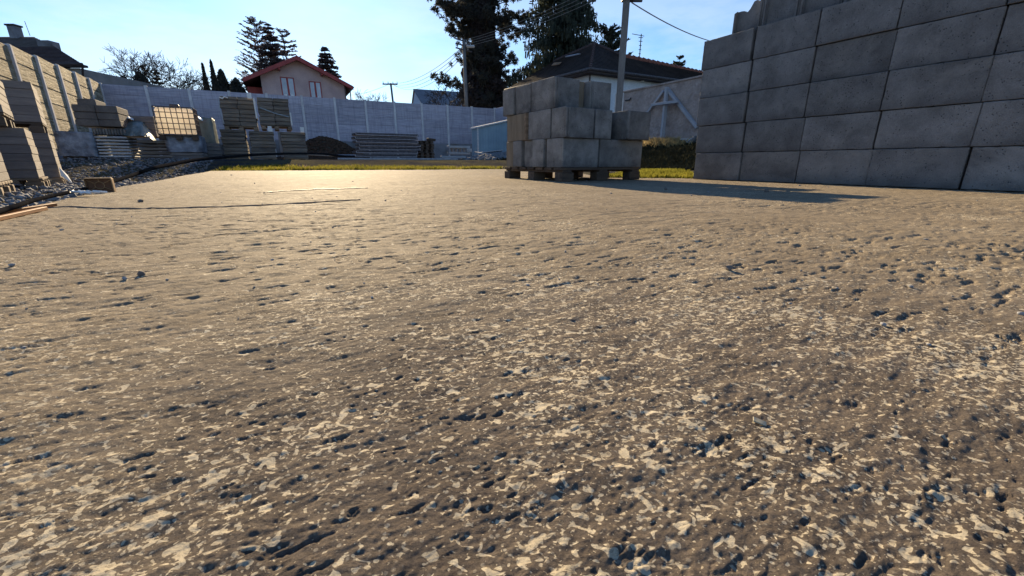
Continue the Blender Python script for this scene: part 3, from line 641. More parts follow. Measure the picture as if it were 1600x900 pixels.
pile(0.0, 0.325, -0.03, 0.155, z2, 'concrete block at the near corner of the middle row with a vertical rib', seed=9, ribs=(0.03, 0.11))
pile(-0.006, 0.33, 0.168, 0.505, z2, 'broad grey block face on the left side of the middle row', seed=10)
pile(0.004, 0.33, 0.535, 0.905, z2, 'brown stained concrete block at the left end of the middle row', seed=11, mat='block_brown')
pile(0.352, 0.55, -0.02, 0.40, z2, 'narrow block face in the middle row beside the overhanging block', seed=12)
pile(0.655, 0.965, -0.10, 0.33, z2, 'dark overhanging concrete block at the right end of the middle row', seed=13, ribs=(0.04,))
pile(0.36, 0.94, 0.42, 0.9, z2, 'concrete block at the back of the middle row of the pallet pile', seed=14)
pile(0.0, 0.28, 0.130, 0.470, z3, 'tall looking block at the near corner of the top row with ribbed front edge', seed=15, ribs=(0.03, 0.12), h=.247)
pile(0.292, 0.395, 0.20, 0.55, z3, 'recessed brown concrete block in the top row between two grey ones', seed=16, mat='block_brown', h=.247)
pile(0.400, 0.648, 0.120, 0.47, z3, 'concrete block at the right end of the top row with a rough left edge', seed=17, ribs=(0.08,), h=.247, yaw=-0.02)
pile(0.004, 0.30, 0.486, 0.738, z3, 'middle block face on the left side of the top row', seed=18, h=.243)
pile(-0.01, 0.30, 0.765, 0.952, z3, 'leftmost concrete block of the top row on the pallet pile', seed=19, h=.238, yaw=0.03)
# brown vertical packing strip between the two left blocks of the middle row
tag(MB().box(-0.035, 0.02, 0.508, 0.532, 0, 0.238, ch=0.003).build('packing_board', M['wood'], None, PN + Vector((0, 0, z2)), (0, 0, TH)), 'brown board wedged upright between two blocks of the middle row', 'board')

# ------------------------------------------------------------------ concrete fences: posts and slotted-in panels
def fence(name, p0, p1, nbay, z_top0, z_top1, npan, label, panelmat, base_fn, panH=0.49, plinth=None, facing=1):
    root = tag(empty(name, (0, 0, 0)), label, 'fence'); d = (p1 - p0); L = d.length / nbay; d.normalize(); a = math.atan2(d.y, d.x)
    nrm = Vector((-d.y, d.x, 0)) * facing
    pan = MB().box(0, L - 0.10, -0.02, 0.02, 0.018, panH - 0.020, ch=0.008).box(0.01, L - 0.11, -0.004, 0.004, -0.03, 0.025).mesh('panel', panelmat)
    for i in range(nbay + 1):
        P = p0 + d * (L * i); t = i / nbay; zt = z_top0 + (z_top1 - z_top0) * t; zb = base_fn(P) - 0.3
        pm = MB().box(-0.065, 0.065, -0.08, 0.08, 0, zt - zb + 0.03, ch=0.008)
        link('post', pm.mesh('post', M['post_conc']), root, (P.x, P.y, zb), (0, 0, a))
        if i < nbay:
            for k in range(npan):
                z0 = zt - panH * (k + 1); P1 = P + d * 0.05 
                link('panel', pan, root, (P1.x, P1.y, z0), (rng.uniform(-.004, .004), 0, a))
    if plinth:
        for i in range(nbay):
            P = p0 + d * (L * i + 0.068); t = i / nbay; zt = z_top0 + (z_top1 - z_top0) * t; zb = base_fn(P)
            mb = MB().box(0, L - 0.136, -0.09, 0.09, -0.4, zt - panH * npan - 0.03 - zb, ch=0.01)
            link('plinth_block', mb.mesh('plinth_block', M['plinth']), root, (P.x, P.y, zb), (0, 0, a))
    return root
zg = lambda P: gz(P)
fence('concrete_fence', CX, KX, 12, FZ, FZ, 5, 'long grey concrete panel fence across the back of the yard', M['relief_grey'], zg, 0.488, True)
# left fence: 2.06 m bays, running towards the camera and stepping down a little
P5 = CX.copy(); e = Vector((math.sin(R_(-32)), math.cos(R_(-32)), 0)); P0 = P5 - e * 2.06 * 11
fence('concrete_fence', P5, P0, 11, FZ, FZ - 0.085 * 11, 6, 'sunlit beige stone relief fence along the left side of the yard', M['relief'], zg, 0.50, True)
fence('concrete_fence', KX, KX - DV * 2.06 * 5, 5, FZ, FZ - 0.1, 6, 'short return of the grey fence running behind the blue shed', M['relief_grey'], zg, 0.488, True)

# ------------------------------------------------------------------ rough plastered wall on the right with its timber brace
q = QR; a, b = onq(975, 145, q), onq(1130, 120.5, q); a.z = b.z = 0
dpl = (b - a).normalized(); Lp = 16.0
wl_ = tag(empty('plastered_wall', a, math.atan2(dpl.y, dpl.x)), 'rough pinkish grey plastered wall standing on the weedy bank', 'wall')
ht = onq(975, 145, q).z
for i in range(1):
    mb = MB()
    nx_, nz2 = 120, 24
    for i in range(nx_ + 1):
        for k in range(nz2 + 1):
            x = Lp * i / nx_; z = 0.4 + (ht - 0.4) * k / nz2
            mb.v.append((x, -0.012 + 0.02 * rng.random(), z))
    for i in range(nx_):
        for k in range(nz2):
            n0 = i * (nz2 + 1) + k; mb.f.append((n0, n0 + 1, n0 + nz2 + 2, n0 + nz2 + 1))
    mb.box(0, Lp, 0.03, 0.35, 0.3, ht - 0.002); mb.build('render_coat', M['plaster'], wl_)
MB().box(-0.03, Lp, -0.05, 0.38, ht, ht + 0.07, ch=0.01).build('coping', M['plaster'], wl_)
MB().box(0, Lp, -0.09, -0.022, 0.3, onq(1030, 219, q).z, ch=0.01).build('base_ledge', M['post_conc'], wl_)
br = tag(empty('timber_brace', (0, 0, 0)), 'grey weathered A shaped timber brace leaning on the rough plastered wall', 'timber brace')
def brace(x0, y0, x1, y1, w, off=0.12):
    p0, p1 = onq(x0, y0, q - off), onq(x1, y1, q - off); d = (p1 - p0); L = d.length
    o = MB().box(-w / 2, w / 2, -0.05, 0.05, 0, L, ch=0.008).build('timber', M['post_wood'], br, p0, d.to_track_quat('Z', 'Y').to_euler()); return o
M['post_wood'] = simple('grey_timber', (0.30, 0.30, 0.33), (0.45, 0.45, 0.48), 4, 0.85, 0.3, 0.004, stretch=(6, 6, 0.5), fine=30, rnd=0.1)
brace(1042.5, 136, 1033.5, 224, 0.17, 0.22); brace(1043, 139, 1090, 200, 0.17, 0.12); brace(1037, 142, 1006, 184, 0.10, 0.1); brace(1018, 164, 1060, 158.5, 0.11, 0.34)
# small hook-shaped bracket on the plaster
tag(MB().path([onq(977, 157, q - .05), onq(984, 156, q - .05), onq(985.5, 152.5, q - .05)], 0.03, 5).build('wall_bracket', M['steel_dark'], None), 'small bent dark bracket near the left end of the plastered wall', 'bracket')
pp = onq(1091, 219, q - .6); pp2 = onq(1076, 224, q - .9)
tag(MB().path([pp2, pp2 + Vector((.12, -.1, .1)), (pp + pp2) / 2 + Vector((0, 0, .14)), pp], 0.09, 8).build('drain_pipe', M['pole'], None), 'grey bent pipe lying on the bank beside the block wall', 'pipe')

# ------------------------------------------------------------------ layered loads in the yard
def load(name, label, cat, P, rz, w, d, h, n, mat, group=None, film=None, base=None, jit=0.012, part='board', tagwhite=None, halves=False, gap=0.005, ch=0.012):
    """P: front right base corner; width to the left (local -x), depth away (local +y)"""
    t = tag(empty(name, P, rz), label, cat, group); z = 0
    hs = [1 + rng.uniform(-.15, .15) for _ in range(n)]; S = sum(hs)
    for k in range(n):
        hk = h * hs[k] / S; j = rng.uniform(-jit, jit); jy = rng.uniform(-jit, jit)
        segs = [(-w, 0)] if not halves else [(-w, -w * .5 - .004), (-w * .5 + .004, 0)]
        for a, b in segs:
            mb = MB(); mb.box(a + j, b + j, jy, d + jy, z + gap / 2, z + hk - gap / 2, ch=min(ch, hk * .2))
            v = [(x, y + 0.010 * (fbm(np.array([x * 3.1 + k]), np.array([zz * 5.0]), 2, 5)[0] - .5), zz) for x, y, zz in mb.v]; mb.v = v
            mb.build(part, mat, t)
        z += hk
    if film is not None:
        r = np.random.RandomState(int(w * 1000) + n); mb = MB(); nu, nv = 36, 12; e = 0.016
        loop = [(-w - e, -e), (e, -e), (e, d + e), (-w - e, d + e)]
        per = []
        for i in range(4):
            a, b = Vector((*loop[i], 0)), Vector((*loop[(i + 1) % 4], 0))
            for s in range(nu // 4): per.append(a.lerp(b, s / (nu / 4)))
        for i, p in enumerate(per):
            for k in range(nv + 1):
                c = Vector((-w / 2, d / 2, 0)); o = (p - c).normalized() * (0.014 * r.rand() + 0.02 * math.sin(k * 1.1 + i * 2.3) ** 2)
                mb.v.append(tuple(p + o + Vector((0, 0, film[0] * h + (film[1] - film[0]) * h * k / nv + 0.02 * r.rand()))))
        m_ = len(per)
        for i in range(m_):
            for k in range(nv):
                a = i * (nv + 1) + k; b = ((i + 1) % m_) * (nv + 1) + k; mb.f.append((a, b, b + 1, a + 1))
        mb.f.append(tuple(i * (nv + 1) + nv for i in range(m_)))
        mb.build('film_wrap', film[2], t, smooth=True)
    if tagwhite:
        MB().box(tagwhite[0], tagwhite[0] + .12, -0.045, -0.03, tagwhite[1], tagwhite[1] + .17).build('paper_label', M['white'], t)
    return t
def zfor(x, y, P):                                      # height at which the vertical above P crosses pixel row y
    return at(x, y, P.y).z
ROTL = R_(44)                                           # left side stacks: rotated with the left fence
def corner(x, y, z): return lvl(x, y, z)
# two storeys of panel stacks at the left edge
def left_load(nm, x, y, z, xt, yt, w, d, label, mat, n, shift=(0, 0), film=None):
    P = corner(x, y, z); P = P + Vector((shift[0], shift[1], 0)); h = zfor(xt, yt, P) - z
    return load(nm, label, 'panel stack', P, ROTL, w, d, h, n, mat, 'stacks of concrete panels at the left edge', jit=0.004, gap=0.002, ch=0.003, part='panel', film=film), P, h
zb = -0.10
A1, PA1, hA1 = left_load('panel_stack', 62, 278, zb + 0.12 - .02, 37, 200, 1.0, 0.78, 'lower stack of dark panels with a cream sunlit side, nearer the left edge', M['panel_mid'], 6)
A2, PA2, hA2 = left_load('panel_stack', 95, 277, -0.045, 75, 208, 0.94, 0.9, 'lower stack of dark panels closest to the wrapped blue grey load', M['panel_mid'], 6)
P = corner(15, 281, PA1.z) - Vector((-math.sin(ROTL), math.cos(ROTL), 0)) * 0.85
A0 = load('panel_stack', 'nearest lower panel stack cut by the left edge of the picture', 'panel stack', P, ROTL, 1.1, 0.85, hA1 * .99, 6, M['panel_mid'], 'stacks of concrete panels at the left edge', jit=0.004, gap=0.002, ch=0.003, part='panel')
for PP, lb in ((PA1, 'low pallet under the lower panel stack nearer the left edge'), (PA2, 'low pallet under the lower panel stack closest to the blue grey load'), (P, 'low pallet under the nearest panel stack at the left edge')):
    ax = Vector((math.cos(ROTL), math.sin(ROTL), 0)); pallet(Vector((PP.x, PP.y, PP.z - .121)) - ax * 0.98, ROTL, 1.0, 0.8, lb, 'pallets under the left panel stacks', nb=5)
def upper(x, y, P0, hh, w, d, top, lab, back):
    ax = Vector((math.cos(ROTL), math.sin(ROTL), 0)); ay = Vector((-ax.y, ax.x, 0)); P = P0 + back[0] * ax + back[1] * ay; zu = P0.z + hh + .14; P.z = zu
    h = zfor(x, top, P) - zu
    load('panel_stack', lab, 'panel stack', P, ROTL, w, d, h, 5, M['panel_mid'], 'stacks of concrete panels at the left edge', jit=0.004, gap=0.002, ch=0.003, part='panel')
    pallet(Vector((P.x, P.y, zu - .135)) - ax * w, ROTL, w, d, 'dark pallet between panel stacks, ' + ('at the left edge' if 'left edge' in lab else 'below the beige fence'), 'pallets between the stacked panel loads', mat=M['wood_dark'], nb=5, H=.13)
    return P
U1 = upper(15, 108, PA1, hA1, 1.0, 0.82, 112, 'upper panel stack with bright cream side at the left edge', (-0.10, -0.12))
U2 = upper(55, 128, PA2, hA2, 0.96, 0.95, 128, 'upper panel stack with dark front below the beige fence', (-0.02, 0.04))
# torn white wrapping hanging out at the foot of the stack
p = PA2 + Vector((math.cos(ROTL), math.sin(ROTL), 0)) * 0.02
mb = MB(); mb.add([p + Vector((0, -.01, .15)), p + Vector((.01, -.03, .02)), p + Vector((.10, .02, -.09)), p + Vector((.03, .05, .03))], [(0, 1, 2), (0, 2, 3), (0, 1, 3), (1, 2, 3)])
tag(mb.build('torn_wrapping', M['white'], None), 'torn white wrapping hanging from the foot of the lower panel stack', 'wrapping')

def yard(x0, x1, yt, yb, s, d, name, label, cat, mat, n, z=None, **kw):
    """a load whose front spans picture columns x0..x1 at distance s along the yard"""
    ym = (yt + yb) / 2; a, b = ons(x0, yb, s), ons(x1, yb, s)
    P = b.copy(); w = (b - a).dot(NV); zt = ons(x1, yt, s).z
    if z is not None: P.z = z
    return load(name, label, cat, P, ROT, w, d, zt - P.z, n, mat, **kw), P, w, zt - P.z
def under(P, w, d, label, H=0.12, mat=None):
    pallet(Vector((P.x, P.y, P.z - H)) - NV * w, ROT, w, d, label, 'pallets under the yard loads', mat=mat or M['wood_dark'], nb=5, H=H)
S1 = 15.2
_, P, w, h = yard(97, 152, 207, 245, S1, 1.1, 'wrapped_load', 'blue grey film wrapped load beside the dark panel stacks', 'wrapped load', M['panel_dark'], 4, film=(0, 1, M['film_blue'])); under(P, w, 1.0, 'pallet under the blue grey wrapped load')
_, P, w, h = yard(156, 207, 213, 247, S1, 1.0, 'plank_stack', 'stack of pale planks with dark gaps between the layers', 'plank stack', M['plank_white'], 7, part='plank', gap=0.035); under(P, w, 1.0, 'pallet under the pale plank stack')
zp = P.z + h
r_ = tag(empty('kerb_stone_row', Vector((P.x, P.y, zp + .02)), ROT), 'row of small upright grey stones on top of the pale plank stack', 'kerb stones')
for k in range(11): MB().box(-w * .99 + k * w / 11 * .98, -w * .99 + (k + .86) * w / 11 * .98, 0, .55, 0, 0.17 - .01 * rng.random(), ch=0.012).build('kerb_stone', M['block'], r_)
_, P3, w3, h3 = yard(121, 190, 166, 200, S1 - .1, 1.0, 'slab_stack', 'brown grey slab stack above the pale planks', 'slab stack', M['stone_brown'], 3, part='slab', halves=True, z=zp + .22)
t, P, w, h = yard(122, 151, 155, 165, S1 - .05, 0.8, 'slab_stack', 'small brown block pack on top of the brown grey slab stack', 'slab stack', M['stone_brown'], 1, part='slab')
_, P, w, h = yard(220, 271, 219, 247, S1, 1.0, 'board_stack', 'weathered board stack between the pale planks and the tank', 'board stack', M['board'], 5, gap=0.03); under(P, w, 1.0, 'pallet under the weathered board stack')
za = P.z + h
_, P, w, h = yard(266, 318, 213, 249, S1, 1.0, 'wrapped_load', 'dark ribbed load wrapped in film under the caged tank', 'wrapped load', M['panel_dark'], 7, film=(0.3, 1, M['film_blue'])); under(P, w, 1.0, 'pallet under the dark ribbed load')
zi = P.z + h
_, P, w, h = yard(316, 348, 224, 249, S1 + 1.0, 1.0, 'wrapped_load', 'low dark load in the gap right of the tank', 'wrapped load', M['panel_dark'], 4); under(P, w, 1.0, 'pallet under the low dark load in the gap')
# dark film wrapped loads behind the tank
_, P, w, h = yard(303, 336, 185, 224, S1 + 1.3, 0.9, 'wrapped_load', 'film wrapped dark load leaning just right of the caged tank', 'wrapped load', M['panel_dark'], 5, film=(0, 1, M['tarp']), jit=.03)
_, P, w, h = yard(188, 246, 182, 214, S1 + .9, 0.9, 'wrapped_load', 'dark green load behind the tarpaulin, left of the caged tank', 'wrapped load', M['panel_dark'], 3)
# draped tarpaulin
def drape(name, pts, label, mat, nx=26, ny=10, thick=0.02):
    """pts: rows of picture points top edge / bottom edge at distance s"""
    (top, bot, s0, s1) = pts; mb = MB(); r = np.random.RandomState(3)
    def interp(row, t):
        k = t * (len(row) - 1); i = min(int(k), len(row) - 2); f = k - i; return row[i][0] * (1 - f) + row[i + 1][0] * f, row[i][1] * (1 - f) + row[i + 1][1] * f
    for i in range(nx + 1):
        for k in range(ny + 1):
            u, v = i / nx, k / ny; tx, ty = interp(top, u); bx, by = interp(bot, u)
            s = s1 + (s0 - s1) * (v ** .6) - .07 * math.sin(u * 22 + v * 3) * v + .03 * r.rand()
            mb.v.append(tuple(ons(tx * (1 - v) + bx * v, ty * (1 - v) + by * v, s)))
    for i in range(nx):
        for k in range(ny): a = i * (ny + 1) + k; mb.f.append((a, a + 1, a + ny + 2, a + ny + 1))
    n = len(mb.v); mb.add([tuple(Vector(v) + DV * thick) for v in mb.v[:n]], [tuple(reversed(f)) for f in mb.f])
    return tag(mb.build(name, mat, None, smooth=True), label, 'tarpaulin')
drape('tarpaulin', ([(191, 192), (205, 189), (222, 190), (235, 205), (247, 224)], [(193, 211), (205, 213), (222, 212), (236, 216), (246, 226)], S1 - .1, S1 + .8), 'grey green tarpaulin sagging over a load left of the caged tank', M['tarp'])
drape('tarpaulin', ([(192, 183), (200, 181), (208, 185)], [(192, 186), (200, 185), (209, 188)], S1 + .6, S1 + .85), 'small crumpled white sheet on the dark green load', M['white'], 8, 4)
drape('tarpaulin', ([(302, 180), (308, 181), (317, 186)], [(302, 184), (309, 186), (317, 189)], S1 + 1.0, S1 + 1.25), 'crumpled orange white sheet right of the top of the tank', M['white'], 8, 4)

# caged tank
a, b = ons(247, 209, S1 - .15), ons(309, 211, S1 - .15); w = (b - a).dot(NV); Pz = ons(280, 210, S1 - .15).z; th_ = ons(300, 168.5, S1 - .15).z - Pz
tk = tag(empty('caged_tank', Vector((b.x, b.y, Pz)), ROT), 'milky plastic liquid tank in a square steel cage, glowing in the sun', 'liquid tank'); D_ = w * .8
MB().box(-w + .02, -.02, .02, D_, 0.03, th_ - .02, ch=0.05).build('tank_body', M['tank'], tk, smooth=False)
for k in range(8):
    x = -w + w * k / 7; MB().tube((x, 0, 0), (x, 0, th_), 0.011).build('cage_bar', M['cage'] if 'cage' in M else M['steel_dark'], tk)
for k in range(6):
    z = th_ * k / 5; MB().path([(-w, D_ + .02, z), (-w, 0, z), (0, 0, z), (0, D_ + .02, z)], 0.011, 6).build('cage_hoop', M['steel_dark'], tk)
for k in range(1, 5):
    MB().tube((0, D_ * k / 4, 0), (0, D_ * k / 4, th_), 0.012).build('cage_bar', M['steel_dark'], tk)
MB().box(-w * .62, -w * .38, D_ * .4, D_ * .7, th_ - .01, th_ + .10, ch=.02).build('filler_cap', M['steel_dark'], tk)
under(Vector((b.x, b.y, Pz - .015)), w, D_, 'dark pallet under the caged tank', H=.13)
MBs = ons(262, 163, S1 + 2.2)
# timber loads wrapped in film, two on top of three
S2 = 17.0; GRP = 'film wrapped timber loads stacked two on three'
lows = [(351, 389, 203, 247, 'left load of the bottom three film wrapped timber loads'), (395, 433, 206, 247, 'middle load of the bottom three film wrapped timber loads, with a white label'), (444, 482, 207, 247, 'right load of the bottom three film wrapped timber loads, with a white label')]
for i, (x0, x1, yt, yb, lb) in enumerate(lows):
    t, P, w, h = yard(x0, x1, yt, yb, S2, 1.0, 'timber_load', lb, 'timber load', M['board'], 8, group=GRP, jit=.02, tagwhite=None if i == 0 else (-0.14, 0.85), gap=.008)
    under(P, w, 1.0, 'pallet under the ' + lb.split(',')[0], mat=M['wood'])
ups = [(350, 403, 153, 198, 'left load of the two upper film wrapped timber loads, film torn at its left corner'), (408, 456, 155, 197, 'right load of the two upper timber loads, browner, with a slanting film strip')]
for i, (x0, x1, yt, yb, lb) in enumerate(ups):
    t, P, w, h = yard(x0, x1, yt, yb, S2 + .02, 1.0, 'timber_load', lb, 'timber load', M['board'] if i == 0 else M['timber_aged'] if 'timber_aged' in M else M['board'], 7, group=GRP, jit=.02, halves=True, tagwhite=(-0.16, .85) if i == 0 else None, gap=.008)
    MB().box(-.015, .03, -.04, .05, .25 if i == 0 else 0.02, h * (.98 if i == 0 else .5), ch=.008).build('film_edge', M['white'], t)
    if i == 0: MB().path([(-w + .02, -.05, h - .05), (-w + .10, -.07, h - .09), (-w + .16, -.05, h - .03), (-w + .25, -.06, h - .06)], .022, 5).build('torn_film', M['white'], t); MB().path([(-w - .01, -.03, h - .1), (-w - .02, -.03, .5), (-w + .02, -.04, .05)], .012, 5).build('film_edge', M['film'], t)
    else: MB().path([(-w + .05, -.035, h * .62), (-w * .5, -.04, h * .44), (-.05, -.035, h * .33)], .02, 5).build('film_edge', M['film'], t)
    pallet(Vector((P.x, P.y, P.z - .13)) - NV * w, ROT, w, 1.0, 'pallet under the ' + lb.split(',')[0], 'pallets under the yard loads', mat=M['wood'], nb=5, H=.12)
for x0, x1, yt, yb, lb in ((391, 396, 206, 222, 'short grey offcut board standing in the left gap of the timber loads'), (436, 441, 206, 222, 'short pale board standing in the right gap of the timber loads')):
    a, b = ons(x0, yb, S2 + .3), ons(x1, yt, S2 + .3)
    tag(MB().box(0, .15, 0, .04, 0, b.z - a.z + .5, ch=.004).build('board', M['post_wood'], None, a - Vector((0, 0, .5)), (0, 0, ROT)), lb, 'board')

# steel shoring frames stacked flat
S3 = 19.0; a, b = ons(556, 246, S3), ons(652, 246, S3); w = (b - a).dot(NV); zt = ons(600, 208, S3).z; hh = (zt - a.z) / 7
sf = tag(empty('steel_frame_stack', a, ROT), 'stack of seven long galvanised steel lattice frames in front of the back fence', 'steel frames')
fr = MB()
for y in (0, .75):
    fr.box(0, w, y - .018, y + .018, 0, .035); fr.box(0, w, y - .018, y + .018, hh * .62, hh * .62 + .02)
    for k in range(40): x = w * (k + .5) / 40; fr.box(x - .008, x + .008, y - .01, y + .01, .034, hh * .63)
frm = fr.mesh('lattice_frame', M['steel_frame'])
wb = MB()  # dark infill added so the gaps between the frames look shaded
for k in range(30): x = w * (k + .5) / 30; wb.box(x - .10, x + .10, .10, .65, .006, hh * .62)
wbm = wb.mesh('dark_gap_infill', M['steel_dark'])
rl = MB(); rl.box(0, w, -.03, -.0185, 0, .04); rl.box(0, .03, -.04, .04, 0, hh * .62); rl.box(w - .03, w, -.04, .04, 0, hh * .62); rlm = rl.mesh('rail', M['rail'])
def stack_frame(k, f): link('dark_gap_infill', wbm, f); link('rail', rlm, f)
for k in range(7): stack_frame(k, link('lattice_frame', frm, sf, (rng.uniform(-.04, .10) + (0.12 if k in (2, 3) else 0), rng.uniform(-.03, .03), k * hh + .03), (0, 0, rng.uniform(-.004, .004))))
# two stacks of small dark pallets right of it
a = ons(658, 247, S3)
pz = a.z
for k in range(6):
    pallet(Vector((a.x, a.y, pz + k * .125)) + NV * rng.uniform(-.03, .03), ROT, .62, .6, f'small dark pallet in the short stack right of the steel frames, {ORD[k]} from the ground', 'short stack of small pallets', mat=M['wood_dark'], nb=4, H=.115)
a = ons(669, 214, S3); 
tag(MB().box(0, .34, 0, .3, 0, .10, ch=.01).build('wood_block', M['wood_dark'], None, Vector((a.x, a.y, pz + 6 * .125 + .01)), (0, .1, ROT)), 'dark wood block on top of the short stack of small pallets', 'block')
# low precast beams and planks lying before the plinth
bm = tag(empty('precast_beam', ons(702, 241, S3), ROT), 'pale hollow precast concrete beam lying before the back fence near the shed', 'concrete beam')
MB().box(0, 1.05, 0, .3, 0, .10, ch=.01).build('flange', M['pale_conc'], bm); MB().box(0, 1.05, 0, .3, .27, .38, ch=.01).build('flange', M['pale_conc'], bm)
for x in (0.0, .2, .4, .6, .8): MB().box(x, x + .05, .05, .25, .10, .27).build('web', M['plinth'], bm)
MB().box(.86, 1.12, -.05, .2, .10, .27, ch=.01).build('end_block', M['pale_conc'], bm)
a, b = ons(528, 249.5, 17.6), ons(716, 248.5, 17.6)
tag(MB().box(0, (b - a).dot(NV), 0, .12, 0, .07, ch=.01).build('long_beam', M['steel'], None, a, (0, 0, ROT)), 'long grey steel beam lying on the ground before the steel frames', 'beam')
a, b = ons(690, 247, 17.9), ons(728, 246.5, 17.9)
tag(MB().box(0, (b - a).dot(NV), 0, .2, 0, .09, ch=.01).build('long_beam', M['pale_conc'], None, a, (0, .0, ROT)), 'short pale beam on the ground below the hollow precast beam', 'beam')
a, b = ons(480, 241, 17.9), ons(556, 243, 17.9)
tag(MB().path([a, (a + b) / 2 + Vector((0, 0, -.02)), b], .035, 6).build('pipe', M['steel'], None), 'pale pipe lying on the ground left of the steel frames', 'pipe')

# ------------------------------------------------------------------ blue sheet metal shed
S4 = 19.6; a = ons(747, 240, S4); zr0 = ons(747, 200, S4).z; zr1 = ons(800, 188.0, S4).z; wS = (ons(800, 240, S4) - a).dot(NV); w2 = wS * 2.0; zr2 = zr0 + (zr1 - zr0) * 2.0
sh = tag(empty('metal_shed', Vector((a.x, a.y, 0)), ROT), 'blue corrugated sheet metal shed with a slanting pale roof edge', 'shed')
nb = 26; zb0 = a.z - .3; bw = w2 / nb
for k in range(nb):
    x0, x1 = k * bw, (k + 1) * bw; f = lambda x: zr0 + (zr2 - zr0) * x / w2
    mb = MB(); mb.prism([(x0, 0, zb0), (x0 + bw * .55, 0, zb0), (x0 + bw * .55, 0, f(x0 + bw * .55)), (x0, 0, f(x0))], (0, .03, 0)); mb.prism([(x0 + bw * .55, .018, zb0), (x1, .018, zb0), (x1, .018, f(x1)), (x0 + bw * .55, .018, f(x0 + bw * .55))], (0, .02, 0))
    mb.build('wall_sheet', M['blue'], sh)
mb = MB(); mb.box(0, .03, .04, .7, zb0, zr0 - .01); mb.box(w2 - .03, w2, .04, .7, zb0, zr2 - .01); mb.box(0.03, w2 - .03, .67, .7, zb0, zr0); mb.build('shed_wall', M['blue'], sh)
MB().box(-.03, .04, -.03, .0, zb0, zr0 - .005, ch=.005).build('corner_trim', M['plank_white'], sh)
mb = MB(); mb.prism([(-.08, 0, zr0 - .01), (w2 + .1, 0, zr2 + .02), (w2 + .1, 0, zr2 + .08), (-.08, 0, zr0 + .05)], (0, .85, 0)); mb.v = [(x, y - .12, z) for x, y, z in mb.v]; mb.build('roof', M['plank_white'], sh)
# loose sheets and slabs on the rubble
for k, (x, y, s, L, an, lb) in enumerate(((757, 240, 18.8, .9, .1, 'thin pale sheet lying along the foot of the blue shed'), (768, 237, 18.9, 1.1, -.1, 'tilted grey slab piece high on the rubble heap'), (775, 248, 18.0, .45, .35, 'blue grey broken slab tilted on the front of the rubble heap'), (781, 241, 18.4, .8, -.2, 'dark flat slab piece on the right of the rubble heap'))):
    P = ons(x, y, s); tag(MB().box(-L / 2, L / 2, -.2, .2, -.025, .025, ch=.006).build('broken_slab', M['pale_conc'] if k != 3 else M['plinth'], None, P, (an * 1.3, an, ROT + an)), lb, 'broken slab')

# ------------------------------------------------------------------ hose, crate, timbers and the thin wire on the slab
hp = [(-70, 352, .02), (0, 330, .02), (25, 322, .025), (60, 311, .022), (110, 300, .022), (150, 291, .024), (185, 281, .028), (213, 271.5, .03)]
pts = [lvl(x, y, z) for x, y, z in hp]
last = pts[-1]; far = [(240, 262.5, 7.0), (270, 256.5, 9.0), (305, 250, 11.0), (345, 246, 12.6), (390, 242.3, 13.6), (430, 240.5, 14.4), (470, 239.7, 15.0), (505, 240.5, 15.4), (530, 243.4, 15.8), (554, 244.2, 16.0)]
pts += [ons(x, y, s) for x, y, s in far]
def smooth(pts, n=6):
    out = []; P = [pts[0]] + pts + [pts[-1]]
    for i in range(1, len(P) - 2):
        for k in range(n):
            t = k / n; a, b, c, d = P[i - 1], P[i], P[i + 1], P[i + 2]
            out.append(0.5 * ((2 * b) + (c - a) * t + (2 * a - 5 * b + 4 * c - d) * t * t + (3 * b - a - 3 * c + d) * t ** 3))
    out.append(pts[-1]); return out
sp = smooth(pts, 7); rad = [max(.008, min(0.034, 0.0040 * p.y)) for p in sp]
tag(MB().path(sp, rad, 10).build('hose', M['hose'], None, smooth=True), 'thick black hose arching from the left edge of the slab towards the timber loads', 'hose')
# supports holding the far part of the hose off the ground
cr_ = lvl(158, 301, 0.0); cz = .0
ct = tag(empty('crate', Vector((cr_.x, cr_.y, 0.0)), R_(32)), 'brown square board with tan ribs standing on edge beside the hose', 'crate')
cw, chh = 0.112, 0.078
MB().box(-cw / 2, cw / 2, .02, .035, 0, chh, ch=.002).build('back_board', M['crate'], ct)
for x0, x1, z0, z1_ in ((-cw / 2, cw / 2, chh - .003, chh + .002), (-cw / 2, cw / 2, -.001, .003), (-cw / 2 - .001, -cw / 2 + .002, .0031, chh - .0031), (cw / 2 - .002, cw / 2 + .003, .0031, chh - .0031)):
    MB().box(x0, x1, -.003, .036, z0, z1_, ch=.001).build('frame', M['crate_rib'], ct)
for k in range(6):
    an = R_(30 + 60 * k) if k % 3 != 1 else R_(90 + 180 * (k // 3)); c0 = Vector((0, .012, chh / 2)); dx = math.cos(an); dz = math.sin(an); L0 = .022
    L1 = min(cw / 2 / max(abs(dx), 1e-3), chh / 2 / max(abs(dz), 1e-3)) - .006
    MB().tube(c0 + Vector((dx, 0, dz)) * L0, c0 + Vector((dx, 0, dz)) * L1, .0017, n=5).build('rib', M['crate_rib'], ct)
mb = MB(); mb.path([c0 + Vector((math.cos(t * math.pi / 6) * .02, 0, math.sin(t * math.pi / 6) * .02)) for t in range(13)], .0017, 5); mb.build('ring', M['crate_rib'], ct)
p = lvl(139, 304, 0.01); r = np.random.RandomState(2)
mb = MB()
for k in range(9): a = p + Vector((r.normal(0, .03), r.normal(0, .012), .005)); mb.path([a, a + Vector((r.normal(0, .03), r.normal(0, .02), .012)), a + Vector((.05 * r.rand(), r.normal(0, .02), .004))], .005, 5)
tag(mb.build('rag', M['white'], None), 'crumpled white rag on the slab edge left of the brown crate', 'rag')
